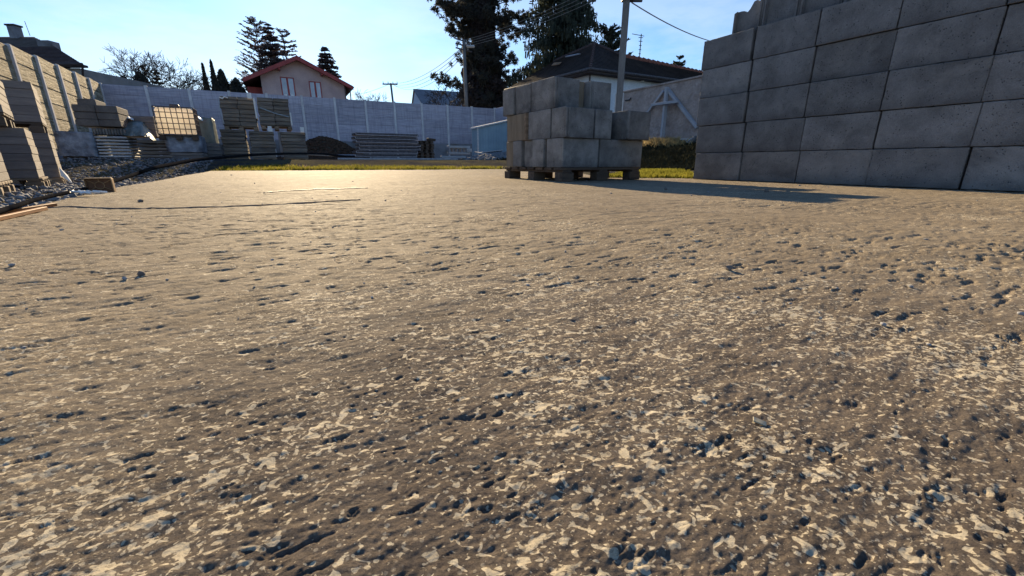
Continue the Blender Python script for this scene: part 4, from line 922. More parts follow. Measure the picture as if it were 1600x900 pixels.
for k, (x0, y0, x1, y1, wd, zz) in enumerate(((-60, 342, 86, 319.5, .013, .007), (-60, 354, 70, 325.5, .015, .007))):
    a, b = lvl(x0, y0, zz), lvl(x1, y1, zz); d = b - a
    tag(MB().box(0, d.length, -wd / 2, wd / 2, -.006, .006, ch=.0012).build('timber_batten', M['timber_new'], None, a, (0, 0, math.atan2(d.y, d.x))), ('orange brown batten at the left edge, the farther of the two' if k == 0 else 'orange brown batten at the left edge, the nearer of the two'), 'timber')
def slab_z(p): return float(slab_height(np.array([p.x]), np.array([p.y]))[0])
def wire_on_slab(pxs, rad, label, name='wire'):
    P = smooth([lvl(x, y, 0) for x, y in pxs], 8); P = [Vector((p.x, p.y, slab_z(p) + rad * .9)) for p in P]
    tag(MB().path(P, rad, 5).build(name, M['wire'], None, smooth=True), label, 'wire')
wire_on_slab([(75, 326), (120, 324.5), (190, 326.5), (290, 325.5), (400, 321), (480, 317.5), (563, 312.5)], .0024, 'thin grey wire lying across the far left of the slab')
wire_on_slab([(412, 302), (450, 299), (520, 296.5), (575, 295.2)], .0024, 'thin dark wire on the slab beyond the longer one')
# pebbles and chips on the slab
rs = np.random.RandomState(9); n = 260
r_ = 0.5 * np.exp(rs.rand(n) * 3.0); t_ = np.radians(rs.uniform(-55, 55, n)); X = r_ * np.sin(t_); Y = r_ * np.cos(t_)
ok = (X * NV.x + Y * NV.y > -.8) & (X * NV.x + Y * NV.y < 3.5) & (Y < 8); X, Y, r_ = X[ok], Y[ok], r_[ok]; sz = (0.0012 + 0.0032 * rs.rand(len(X)) ** 3) * (0.6 + r_ * .35)
scatter_stones('grit', np.stack([X, Y, slab_height(X, Y) + sz * .4], -1), sz, M['stone'], 'small loose grit and chips scattered over the concrete slab', 'grit')
for (x, y, s, lb) in ((222, 431, .0052, 'dark pebble on the left part of the slab'), (220, 316, .010, 'small dark stone on the slab right of the battens'), (1138, 425, .006, 'dark pebble on the right part of the slab'), (1040, 296, .012, 'dark stone lying in the shadow of the block pile'), (1198, 300, .014, 'larger dark stone near the tip of the pile shadow')):
    P = lvl(x, y, 0); P.z = slab_z(P) + s * .5; mb = MB(); mb.add([tuple(v * s * (1 + rng.uniform(-.2, .2))) for v in ICO_V], [tuple(f) for f in ICO_F]); tag(mb.build('pebble', M['stone_brown'], None, P), lb, 'pebble', 'single pebbles on the slab')
P = lvl(1186, 664, 0); P.z = slab_z(P) + .0015
mb = MB().box(-.004, .004, -.0022, .0022, -.0005, .0005, ch=.0003)
tag(mb.build('concrete_flake', M['panel_pale'], None, P, (R_(8), R_(14), R_(-25))), 'pale loose flake curling up from the slab at the lower right', 'flake')

# ------------------------------------------------------------------ houses beyond the fences
def gable_house():
    Y0 = 46.0
    apex = at(463, 91, Y0); el = at(381, 128, Y0 - 2.4); er = at(549.5, 134, Y0 + 2.1)
    zE = (el.z + er.z) / 2; c = (el + er) / 2; c.z = 0; wid = (er - el).length; d = (er - el); d.z = 0; d.normalize(); n = Vector((-d.y, d.x, 0)); rz = math.atan2(d.y, d.x)
    h = tag(empty('house', c, rz), 'cream gabled house with red brown eaves and two tall windows behind the back fence', 'house')
    za = apex.z; ax = (apex - c).dot(d); hw = wid / 2; D = 11.0; ov = 0.62
    wl0, wl1 = -hw + 1.45, hw - .75
    slopeL = (za - zE) / (ax + hw); slopeR = (za - zE) / (hw - ax)
    MB().prism([(wl0, 0, 0), (wl1, 0, 0), (wl1, 0, zE + (hw - wl1) * slopeR - .16), (ax, 0, za - .2), (wl0, 0, zE + (wl0 + hw) * slopeL - .16)], (0, D, 0)).build('wall', M['plaster_flare_tint'], h)
    for sgn, x0, sl in ((-1, -hw, slopeL), (1, hw, slopeR)):
        rf = MB().prism([(ax, -.9, za), (x0, -.9, zE), (x0, -.9, zE - .16), (ax, -.9, za - .17)], (0, D + 1.6, 0)).build('roof', M['roof_brown'], h)
        MB().prism([(ax, -.92, za + .03), (x0 - .02 * -sgn, -.92, zE + .02), (x0, -.92, zE - .34), (ax, -.92, za - .36)], (0, -.05, 0)).build('barge_board', M['eaves_red'], rf)
        MB().prism([(ax, -.86, za - .18), (x0, -.86, zE - .17), (x0, -.86, zE - .22), (ax, -.86, za - .24)], (0, .84, 0)).build('soffit', M['eaves_red'], rf)
        MB().tube((x0 + .05 * sgn, -.9, zE - .08), (x0 + .05 * sgn, D, zE - .08), .07).build('gutter', M['steel_dark'], rf)
    for x in (ax - (ax - wl0) * .5, ax + (wl1 - ax) * .5): MB().box(x - .1, x + .1, -.85, 0, zE + (min(x + hw, hw - x)) * (slopeL if x < ax else slopeR) - .5, zE + (min(x + hw, hw - x)) * (slopeL if x < ax else slopeR) - .27).build('rafter_end', M['eaves_red'], h)
    for x0p, x1p, yt in ((437, 459, 120), (483, 503, 123.5)):
        a, b = at(x0p, yt, Y0 - .9), at(x1p, yt, Y0 - .9); x0, x1 = (a - c).dot(d), (b - c).dot(d); z1_ = a.z; z0 = z1_ - 2.25
        f = MB(); t = .09
        for bx in ((x0, x1, z1_ - t, z1_), (x0, x1, z0, z0 + t), (x0, x0 + t, z0 + t, z1_ - t), (x1 - t, x1, z0 + t, z1_ - t), ((x0 + x1) / 2 - .08, (x0 + x1) / 2 + .08, z0 + t, z1_ - t)):
            f.box(bx[0], bx[1], -.06, .04, bx[2], bx[3])
        w_ = f.build('window', M['eaves_red'], h)
        for a0, a1 in ((x0 + t, (x0 + x1) / 2 - .08), ((x0 + x1) / 2 + .08, x1 - t)):
            MB().box(a0, a1, -.02, .005, z0 + t, z1_ - t).build('pane', M['glass'], w_)
            if yt == 120: MB().box(a0 + .08, a1 - .12, -.055, -.021, z0 + .32, z0 + .68, ch=.02).build('flower_pot', M['white'], w_)
    for xx in (hw - .28, hw - .78): MB().tube((xx, -.5, 0), (xx, -.5, zE - .17), .055).build('downpipe' if xx > hw - .5 else 'balcony_post', M['steel_dark'], h)
    MB().box(-hw + .1, wl0 - .002, 2.0, D, 0, zE - .3).build('side_annex', M['eaves_red'], h)
gable_house()

def tiles_between(mb, a, b, n, r, h):
    a, b = Vector(a), Vector(b); d = (b - a) / n
    for k in range(n): p = a + d * k; mb.path([p + Vector((0, 0, .03)), p + d * 1.05 + Vector((0, 0, -.01))], [r, r * .8], 6)
def hip_house():
    ze = 5.0; C = lvl(922, 107, ze); L = lvl(790, 140.5, ze); R = lvl(1079, 128, ze)
    zr = 6.25; A = lvl(929, 68.6, 7.0); A2 = lvl(866, 96, 7.0); R1 = lvl(972, 87.5, zr); R2 = lvl(1096, 114, zr); R3 = lvl(1180, 133, zr)
    dr = (R - C).normalized(); dl = (L - C).normalized(); Re = C + dr * ((R - C).length * 1.9)
    R3 = R1 + (R2 - R1).normalized() * ((R2 - R1).length * 1.7)
    h = tag(empty('house', (0, 0, 0)), 'white bungalow with a dark hipped tile roof behind the plastered wall', 'house')
    B = C + dl * 8.2 + dr * 7.5; B2 = Re + dl * 6; th = Vector((0, 0, -.14))
    # walls inset under the eaves
    inn = .55
    c0 = C + (dr + dl) * inn; c1 = Re - dr * inn + dl * inn; c2 = B2 - dr * inn - dl * inn * .2; c3 = L - dl * inn + dr * 7.0; c4 = L - dl * inn + dr * inn
    poly = [c0, c1, c2, c3, c4]; MB().prism([(p.x, p.y, 0) for p in poly], (0, 0, ze - .12)).build('wall', M['plaster_white'], h)
    # roof planes tiled in courses, each course a step
    def courses(name, e0, e1, t0, t1, n, mat):
        mb = MB(); e0, e1, t0, t1 = map(Vector, (e0, e1, t0, t1)); nn = (e1 - e0).cross(t0 - e0).normalized(); nn = nn if nn.z > 0 else -nn
        for k in range(n):
            a, b = k / n, (k + 1) / n
            p0, p1 = e0.lerp(t0, a), e1.lerp(t1, a); q0, q1 = e0.lerp(t0, b), e1.lerp(t1, b)
            mb.add([p0 + nn * .035, p1 + nn * .035, q1, q0, p0 - nn * .03, p1 - nn * .03], [(0, 1, 2, 3), (4, 5, 1, 0)])
        return mb.build(name, mat, h)
    courses('roof_plane', C, L, A, A2, 22, M['roof_dark'])
    rt = courses('roof_plane', C, C + (R - C) * .42, A, R1, 18, M['roof_dark'])
    courses('roof_plane', C + (R - C) * .42, Re, R1, R3, 18, M['roof_dark'])
    mb = MB(); mb.add([A2, L, B2 * 0 + L + dr * 7.5], [(0, 1, 2)]); mb.add([A, A2, L + dr * 7.5, B2 + Vector((0, 0, 0)), R3, R1], [(0, 1, 2, 3, 4, 5)]); mb.add([R3, Re, B2], [(0, 1, 2)]); mb.build('rear_roof_plane', M['roof_dark'], h)
    mb = MB(); mb.prism([C + Vector((0, 0, -.03)), Re + Vector((0, 0, -.03)), Re - dr * inn + dl * inn + Vector((0, 0, -.03)), C + (dr + dl) * inn + Vector((0, 0, -.03))], th); mb.prism([C + Vector((0, 0, -.034)) + dl * .01, L + Vector((0, 0, -.034)), L - dl * inn + dr * inn + Vector((0, 0, -.034)), C + (dr + dl) * inn + Vector((0, 0, -.034))], th * .96); mb.build('eaves_board', M['eaves_dark'], h)
    MB().path([L + Vector((0, 0, -.02)) - dr * .07, C - (dr + dl) * .07 + Vector((0, 0, -.02)), Re + Vector((0, 0, -.02)) - dl * .07], .075, 7).build('gutter', M['steel_dark'], h)
    mb = MB(); tiles_between(mb, R1, R3, 30, .15, 0); mb.build('ridge_tiles', M['ridge'], h)
    mb = MB(); tiles_between(mb, R1, A, 9, .11, 0); tiles_between(mb, A, A2, 12, .11, 0); tiles_between(mb, C, A, 12, .10, 0); mb.build('hip_tiles', M['roof_brown'], h)
    MB().tube(c0 + Vector((-.05, -.05, -ze)), c0 + Vector((-.05, -.05, -.15)), .05).build('downpipe', M['steel_dark'], h)
    # skylight, patched tiles
    nn = (L - C).cross(A - C).normalized(); nn = nn if nn.z > 0 else -nn
    def onroof(x, y, off=.05):
        r = ray(x, y); t = (C - O).dot(nn) / r.dot(nn); return O + r * t + nn * off
    MB().prism([onroof(884, 90.5), onroof(889, 90), onroof(908, 86), onroof(904, 86.5)], nn * .06).build('skylight', M['glass'], h)
    MB().prism([onroof(862, 104, .04), onroof(874, 102, .04), onroof(878, 98.5, .04), onroof(866, 99.5, .04)], nn * .03).build('patched_tiles', M['patch'], h)
    # small window and lamp under the eave on the right wall
    def onwallp(x, y, off=0.0):
        n2 = Vector((dr.y, -dr.x, 0)); r = ray(x, y); t = ((c0 - O).dot(n2) + off) / r.dot(n2); return O + r * t
    a, b = onwallp(1018.5, 130.5, .04), onwallp(1030, 139, .04); w = MB(); u_ = (b - a).dot(dr)
    wo = MB().box(0, u_, -.05, .03, 0, .9).build('window', M['plank_white'], h, Vector((a.x, a.y, a.z - .9)), (0, 0, math.atan2(dr.y, dr.x)))
    MB().box(.07, u_ / 2 - .03, -.07, -.052, .07, .83).build('pane', M['glass_dark'], wo); MB().box(u_ / 2 + .03, u_ - .07, -.07, -.052, .07, .83).build('pane', M['glass_dark'], wo)
    a = onwallp(1004, 124, .08); MB().box(-.09, .09, -.09, .09, -.16, .16, ch=.03).build('wall_lamp', M['white'], h, a, (0, 0, .4))
    # antenna mast beyond the ridge
    p = at(999, 92, 36); p.z = 6.0; am = tag(empty('antenna', p, .2), 'thin roof antenna with a short rake of rods standing over the dark ridge', 'antenna')
    H_ = at(999, 53, 36).z - 6.0; MB().tube((0, 0, -1.2), (0, 0, H_), .035).build('mast', M['steel_dark'], am)
    for k, (zf, l) in enumerate(((.99, .5), (.93, .34), (.86, .28), (.78, .2), (.70, .2), (.62, .16))): MB().tube((-l * (1.5 if k == 0 else .6), 0, H_ * zf), (l * .5, 0, H_ * zf - (.1 if k == 0 else 0)), .022).build('rod', M['steel_dark'], am)
M['eaves_dark'] = simple('dark_brown_eaves', (0.045, 0.035, 0.035), (0.08, 0.06, 0.06), 3, 0.8, 0.2, 0.01)
M['patch'] = simple('orange_lichen_tiles', (0.16, 0.09, 0.05), (0.26, 0.15, 0.08), 3, 0.9, 0.3, 0.01)
hip_house()

def left_house():
    Y0 = 36.0; eR = at(126.5, 100, Y0); o = Vector((eR.x, eR.y, 0))
    h = tag(empty('house', o, 0.0), 'dark roofed house with a small chimney rising over the left fence', 'house')
    loc = lambda p: tuple(p - o)
    e0, e1 = at(127.5, 99.5, Y0), at(-160, 70, Y0)
    e1.z = e0.z
    k0, k1 = at(86, 73.5, Y0 + 2.1), at(-170, 50, Y0 + 2.1); k1.z = k0.z
    t0, t1 = at(52, 57.5, Y0 + 4.6), at(-180, 34, Y0 + 4.6); t1.z = t0.z
    def plane(name, a, b, c, d, n, mat):
        mb = MB(); nn = (b - a).cross(d - a).normalized(); nn = nn if nn.z > 0 else -nn
        for k in range(n):
            p0, p1, q0, q1 = a.lerp(d, k / n), b.lerp(c, k / n), a.lerp(d, (k + 1) / n), b.lerp(c, (k + 1) / n)
            mb.add([loc(p0 + nn * .05), loc(p1 + nn * .05), loc(q1), loc(q0), loc(p0 - nn * .02), loc(p1 - nn * .02)], [(0, 1, 2, 3), (4, 5, 1, 0)])
        return mb.build(name, mat, h)
    plane('lower_roof', e0, e1, k1, k0, 12, M['roof_brown']); plane('upper_roof', k0, k1, t1, t0, 9, M['roof_aged'])
    bk = Vector((-8.5, 5.5, 0)); m_ = Vector((-3.5, 2.2, 0))
    mb = MB(); mb.add([loc(e0), loc(e0 + bk), loc(k0 + m_), loc(k0), loc(t0)], [(0, 1, 2, 3), (3, 2, 4)]); mb.add([loc(t0), loc(t1), loc(e1 + bk), loc(e0 + bk), loc(k0 + m_)], [(0, 1, 2, 3, 4)]); mb.build('rear_roof', M['roof_brown'], h)
    MB().prism([loc(e0 + Vector((0, 0, -.03))), loc(e1 + Vector((0, 0, -.03))), loc(e1 + Vector((0, .6, -.03))), loc(e0 + Vector((-.1, .6, -.03)))], (0, 0, -.16)).build('eaves_board', M['eaves_dark'], h)
    z = e0.z - .2; MB().box(e1.x - o.x, -.75, .6, 9.0, 0, z).build('wall', M['wall_dull'], h)
    MB().path([Vector(loc(e1)), Vector(loc(e0)) + Vector((.1, -.05, -.03))], .09, 6).build('gutter', M['eaves_dark'], h)
    MB().path([Vector(loc(e0)) + Vector((.05, 0, -.05)), Vector((-.6, .5, z - .7)), Vector((-.65, .55, z - 4))], .07, 6).build('downpipe', M['eaves_dark'], h)
    c = at(25, 53, Y0 + 4.4); MB().box(-.33, .33, -.3, .3, -.5, .55, ch=.02).build('chimney', M['plinth'], h, Vector(loc(c))); MB().box(-.42, .42, -.37, .37, .552, .68, ch=.02).build('chimney_cap', M['eaves_dark'], h, Vector(loc(c)))
    d2 = at(80, 70, Y0 + 2.6); MB().box(-.75, .25, -.4, .5, -.6, .25, ch=.03).build('second_chimney', M['plinth'], h, Vector(loc(d2)))
    MB().tube((0, 0, 0), (-.1, 0, 1.1), .02).build('antenna_rod', M['steel_dark'], h, Vector(loc(at(47, 56, Y0 + 4.5))))
M['roof_aged'] = simple('aged_grey_brown_tiles', (0.09, 0.075, 0.07), (0.15, 0.125, 0.115), 1.6, 0.85, 0.6, 0.03, fine=9, rnd=0.0, spec=0.2)
M['wall_dull'] = simple('dull_grey_plaster', (0.24, 0.23, 0.22), (0.33, 0.31, 0.30), 1.2, 0.9, 0.2, 0.01)
left_house()

def far_house():
    Y0 = 62.0; a, b, r0, r1 = at(644, 163, Y0), at(735, 168, Y0 + 4), at(651, 142.5, Y0 + 2.5), at(735, 146, Y0 + 6.5)
    g = at(664, 163, Y0 - 1.5)
    h = tag(empty('house', (a.x, a.y, 0)), 'grey roofed house with a pale blue white gable just above the back fence', 'house'); o = Vector((a.x, a.y, 0))
    z0 = a.z - .6; z1_ = r0.z
    MB().prism([a - o + Vector((0, 0, -.6)), g - o + Vector((0, 0, -.6)), r0 - o + Vector((-.1, -.8, -.15))], (0.1, .15, 0)).build('gable', M['plaster_white'], h)
    MB().prism([(a.x - o.x, a.y - o.y, 0), (g.x - o.x, g.y - o.y, 0), (b.x - o.x, b.y - o.y + 1, 0), (b.x - o.x, b.y - o.y + 7, 0), (a.x - o.x, a.y - o.y + 7, 0)], (0, 0, z0)).build('wall', M['plaster_white'], h)
    mb = MB(); p = [r0 - o + Vector((-.25, -1, .05)), r1 - o, b - o + Vector((1, -1, -.8)), g - o + Vector((0.1, -.5, -.7))]; mb.prism(p, (0, .05, .12)); bk = Vector((-2, 7, 0)); mb.prism([p[0], p[1], b - o + bk + Vector((0, 0, -.6)), a - o + bk * .9 + Vector((0, 0, -.6))], (0, .05, .12)); mb.build('roof', M['roof_grey'], h)
M['roof_grey'] = simple('grey_roof_sheet', (0.14, 0.15, 0.18), (0.20, 0.21, 0.24), 1.2, 0.7, 0.2, 0.01, rnd=0)
far_house()

# ------------------------------------------------------------------ poles and overhead wires
def pole(x0, y0, x1, y1, Y, r0, r1, label, zb=None, square=False, mat='pole'):
    b, t = at(x0, y0, Y), at(x1, y1, Y); d = (t - b); z0 = zb if zb is not None else 0.0
    k = (z0 - b.z) / d.z; base = b + d * k; root = tag(empty('utility_pole', base), label, 'utility pole')
    if square: mb = MB(); L = (t - base); c_, s_ = math.cos(-.27) * r0, math.sin(-.27) * r0; mb.prism([(-c_ + s_, -s_ - c_, 0), (c_ + s_, s_ - c_, 0), (c_ - s_, s_ + c_, 0), (-c_ - s_, -s_ + c_, 0)], L)
    else: mb = MB().path([Vector((0, 0, 0)), t - base], [r0, r1], 12)
    mb.build('shaft', M[mat], root, smooth=not square); return root, t, base
r_, T3, B3 = pole(967, 165, 979.5, -6, 11.5, 0.078, 0.07, 'tall grey concrete pole rising behind the block pallet with a pale steel foot', zb=0.0, square=True)
L = (at(965, 195, 11.5) - B3); f1 = at(971, 146, 11.5) - B3
kf = L_ = None
Lp_ = (T3 - B3); cx_, sx_ = math.cos(-.27), math.sin(-.27)
for sg in (-1, 1):
    q4 = [Vector((cx_ * a_ - sx_ * b_, sx_ * a_ + cx_ * b_, 0)) + Lp_ * (.35 / Lp_.z) for a_, b_ in ((sg * .080, -.085), (sg * .104, -.085), (sg * .104, .085), (sg * .080, .085))]
    MB().prism(q4, Lp_ * ((f1.z - .35) / Lp_.z)).build('steel_foot', M['plank_white'], r_)
MB().box(.0, .34, -.03, .03, 0, .05).build('bracket', M['steel_dark'], r_, at(981, 3, 11.5) - B3)
MB().box(-.14, .14, -.13, .13, 0, .12, ch=.01).build('pole_cap', M['steel_dark'], r_, at(981.5, 1, 11.5) - B3)
r2, T2, B2_ = pole(729, 168, 724.5, 62, 38, 0.17, 0.13, 'concrete street pole with a small lamp in front of the dark tree column', zb=0.3)
MB().tube(T2 - B2_ + Vector((0, 0, -.3)), T2 - B2_ + Vector((.5, -.1, -.45)), .04).build('lamp_arm', M['steel'], r2); MB().box(-.3, .38, -.14, .14, -.1, .08, ch=.07).build('lamp_head', M['plank_white'], r2, at(734.5, 72.5, 37.9) - B2_)
for k in range(3): MB().box(-.9, .9, -.05, .05, -.04, .04).build('cross_arm', M['steel_dark'], r2, T2 - B2_ + Vector((0, 0, -.1 - k * .32)), (0, 0, .9))
r1, T1, B1 = pole(614, 160, 610.5, 130, 62, 0.16, 0.13, 'short looking distant pole with one cross arm left of the grey roofed house', zb=0.3)
MB().box(-1.1, .9, -.08, .08, -.1, .05).build('cross_arm', M['steel_dark'], r1, T1 - B1 + Vector((0, 0, -.1)), (0, 0, .1))
for x in (-1.0, -.35, .3, .85): MB().tube((x, 0, .05), (x, 0, .3), .05).build('insulator', M['steel_dark'], r1, T1 - B1 + Vector((0, 0, -.1)), (0, 0, .1))
def wire(p0, p1, sag, label, r=0.012, group='overhead wires strung between the poles'):
    P = [p0.lerp(p1, t / 20) - Vector((0, 0, sag * 4 * (t / 20) * (1 - t / 20))) for t in range(21)]
    tag(MB().path(P, r, 4).build('overhead_wire', M['wire_pale'], None), label, 'wire', group)
M['wire_pale'] = simple('overhead_wire', (0.16, 0.13, 0.11), (0.24, 0.20, 0.17), 12, 0.5, 0.1, 0.001, rnd=0.1)
whichw = ['topmost', 'second', 'third', 'lowest']
for k in range(4):
    a = at(611 + (k - 1.5) * 3, 129.5 + k * 1.2, 62); b = at(723, (73, 78, 83, 88)[k], 38)
    wire(a, b, .9 + .15 * k, f'{whichw[k]} wire sagging between the short distant pole and the lamp pole', .018)
    wire(at(727, 62 + k * 3.5, 38), at(1010, -62 + k * 8, 22), .35, f'{whichw[k]} wire rising to the right from the lamp pole past the spruce', .012)
wire(at(611, 130, 62), at(520, 146, 95), .8, 'faint wire running left from the short distant pole', .02)
wire(at(987, 4, 11.5), at(1180, 72, 19), .30, 'single wire sagging from the tall pole to the top of the block wall', .014)

# ------------------------------------------------------------------ trees
def quads(C, D1, D2):                            # centre and two half axes per leaf
    V = np.stack([C - D1 - D2, C + D1 - D2 * .5, C + D1 * .8 + D2, C - D1 * .7 + D2 * .7], 1).reshape(-1, 3); return V
def leafmesh(name, C, D1, D2, mat, root):
    V = quads(C, D1, D2); return link(name, fast_mesh(name, V, np.arange(len(V)).reshape(-1, 4), mat), root)
def conifer(name, label, P, H, Rr, seed, mat, n_whorl=26, per=7, leaf=0.30, width=.09, droop=0.25, up=0.0, crown0=0.08, density=1.0, profile=1.0, hang=0.0, tuft=0.0, cat='conifer', group=None, ragged=.35, trunk_r=None):
    r = np.random.RandomState(seed); root = tag(empty(name, P), label, cat, group); tr = trunk_r or H * .014
    MB().path([(0, 0, -.3), (.02 * H * .2, 0, H * .5), (0, 0, H * .99)], [tr, tr * .6, tr * .08], 8).build('trunk', M['bark'], root)
    Cs, A, B = [], [], []; lim = MB()
    for w in range(n_whorl):
        f = (w + r.rand() * .6) / n_whorl; z = H * (crown0 + (1 - crown0) * f)
        L0 = Rr * (1 - f) ** profile * (1 if f > .12 else .75) + .15
        for k in range(per):
            a = r.uniform(0, 6.28); L = L0 * r.uniform(1 - ragged, 1.08); d = np.array([math.cos(a), math.sin(a), 0]); n = max(4, int(L * 14 * density))
            t = r.rand(n) ** .75; zz = z + up * L * t - droop * L * t ** 2 + (.10 * L * t ** 3 if up == 0 else 0)
            sp = .10 * L * (1.15 - t) + .07
            side = np.array([-d[1], d[0], 0])
            C = d[None] * (t * L)[:, None] + side[None] * (r.normal(0, 1, n) * sp)[:, None]; C[:, 2] = zz + r.normal(0, .05, n) - hang * r.rand(n) * .5
            ln = leaf * r.uniform(.6, 1.2, n)
            dirv = d[None] * .8 + side[None] * r.normal(0, .6, n)[:, None]; dirv[:, 2] = r.normal(-.15 + up, .3, n)
            if hang > 0: m_ = r.rand(n) < .7; dirv[m_] = np.stack([r.normal(0, .15, m_.sum()), r.normal(0, .15, m_.sum()), -np.ones(m_.sum())], -1)
            dirv /= np.linalg.norm(dirv, axis=1)[:, None]; wv = np.cross(dirv, r.normal(0, 1, (n, 3))); wv /= np.linalg.norm(wv, axis=1)[:, None]
            Cs.append(C); A.append(dirv * (ln / 2)[:, None]); B.append(wv * width * r.uniform(.6, 1.2, n)[:, None])
            lim.path([(0, 0, z), tuple(d * L * .5 + np.array([0, 0, z + up * L * .5 - droop * L * .25])), tuple(d * L * .96 + np.array([0, 0, z + up * L - droop * L]))], [.012 * L + .01, .008 * L + .006, .004], 3, False)
    lim.build('branches', M['bark'], root)
    leafmesh('crown', np.vstack(Cs), np.vstack(A), np.vstack(B), mat, root); return root
def zat(x, y, Y): return at(x, y, Y).z
def tree_at(x, Y, z=0.3): p = at(x, 105, Y); return Vector((p.x, p.y, z))
# two-topped conifer behind the gabled house and the small one to its right
P = tree_at(408, 62); conifer('conifer_tree', 'left top of the loose conifers rising behind the gabled house', P, zat(402, 33, 62), 4.2, 1, M['needle_c'], 26, 8, .42, .06, -.05, up=.42, crown0=.15, density=1.3, profile=.45, ragged=.4)
P = tree_at(428, 60); conifer('conifer_tree', 'dense middle top of the conifers rising behind the gabled house', P, zat(424, 40, 60), 4.0, 2, M['needle_c'], 34, 11, .42, .075, .1, up=.15, crown0=.12, density=1.5, profile=.7)
P = tree_at(449, 63); conifer('conifer_tree', 'right top of the loose conifers rising behind the gabled house', P, zat(447, 50, 63), 3.6, 3, M['needle_c'], 26, 8, .42, .06, 0, up=.25, crown0=.15, density=1.3, profile=.45, ragged=.4)
P = tree_at(511, 68); conifer('conifer_tree', 'single loose conifer to the right of the gabled house ridge', P, zat(509, 75, 68), 4.6, 4, M['needle_c'], 38, 13, .4, .08, .12, up=.10, crown0=.08, density=1.9, profile=.75)
# drooping spruce behind the dark roof
P = tree_at(874, 44); conifer('spruce_tree', 'dark spruce with hanging twigs behind the dark hipped roof', P, zat(872, -95, 44), 6.2, 5, M['needle_b'], 34, 10, .60, .075, .22, up=0.02, crown0=.10, density=1.5, profile=.55, hang=1.5, ragged=.45, trunk_r=.3)
# tall pine with a dense column of ivy and tufted side branches
def ivy_pine():
    Y = 46; P = tree_at(757, Y); H = 23.0; root = tag(empty('pine_tree', P), 'huge dark ivy clad tree column with tufted pine branches in front of the sky', 'pine'); r = np.random.RandomState(8)
    MB().path([(0, 0, -.3), (.1, 0, H * .5), (-.3, 0, H)], [.5, .35, .1], 9).build('trunk', M['bark'], root)
    pxm = 679.0 / Y; Cs, A, B = [], [], []
    n = 42000; z = H * r.rand(n)
    # outline widths (metres) read off the photograph, as a function of height
    hz = np.array([0, 3, 5, 6.5, 8.5, 11, 14, 18, 23]); wr = np.array([2.1, 2.3, 2.4, 2.25, 1.75, 1.15, 1.1, 1.15, .9]); lob = np.interp(z, hz, wr)
    a = r.uniform(0, 6.28, n); lob = lob * (1 + .16 * np.sin(a * 3 + z * 1.3) + .10 * np.sin(z * 3.1 + a * 2)); rad = lob * (r.rand(n) ** .28)
    C = np.stack([rad * np.cos(a) - .1, rad * np.sin(a), z], -1); d1 = r.normal(0, 1, (n, 3)); d1 /= np.linalg.norm(d1, axis=1)[:, None]; d2 = np.cross(d1, r.normal(0, 1, (n, 3))); d2 /= np.linalg.norm(d2, axis=1)[:, None]
    leafmesh('ivy', C, d1 * .15, d2 * .12, M['ivy'], root)
    lim = MB(); Cs, A, B = [], [], []
    for k in range(118):
        z0 = 3.0 + 19 * r.rand(); a0 = r.uniform(0, 6.28); L = r.uniform(2.4, 5.0) * (1 if z0 > 5 else .95) * (.85 + .3 * math.sin(z0 * 1.1)); d = np.array([math.cos(a0), math.sin(a0), 0]); e = np.array([0, 0, L * r.uniform(-.10, .28)])
        tip = d * L + e + np.array([0, 0, z0]); mid = d * L * .5 + e * .2 + np.array([0, 0, z0]); lim.path([(0, 0, z0), tuple(mid), tuple(tip)], [.07, .045, .02], 4, False)
        for q in range(int(7 + L * 4)):
            t = r.uniform(.35, 1.05); c = mid * 2 * t * (1 - t) + np.array([0, 0, z0]) * (1 - t) ** 2 + tip * t ** 2 if False else np.array([0, 0, z0]) * (1 - t) + tip * t
            c = c + r.normal(0, .32, 3) * np.array([1, 1, .8]); m_ = 34; v = r.normal(0, 1, (m_, 3)); v[:, 2] += .5; v /= np.linalg.norm(v, axis=1)[:, None]
            w = np.cross(v, r.normal(0, 1, (m_, 3))); w /= np.linalg.norm(w, axis=1)[:, None]; Cs.append(c + v * .15); A.append(v * .17); B.append(w * .035)
    lim.build('branches', M['bark'], root); leafmesh('needle_tufts', np.vstack(Cs), np.vstack(A), np.vstack(B), M['needle'], root)
ivy_pine()
# smaller evergreen over the dark roof, and a tip further right
P = tree_at(948, 40); conifer('conifer_tree', 'bushy evergreen peeking over the dark roof left of the tall pole', P, zat(948, 54, 40), 2.3, 11, M['needle_b'], 18, 9, .4, .08, 0, up=.6, crown0=.4, density=1.2, profile=.35)
P = tree_at(1061, 46); conifer('conifer_tree', 'tiny dark conifer tip above the right end of the dark roof', P, zat(1059, 90, 46), 1.9, 12, M['needle_b'], 16, 8, .4, .09, .0, up=.35, crown0=.3, density=1.2, profile=.8)
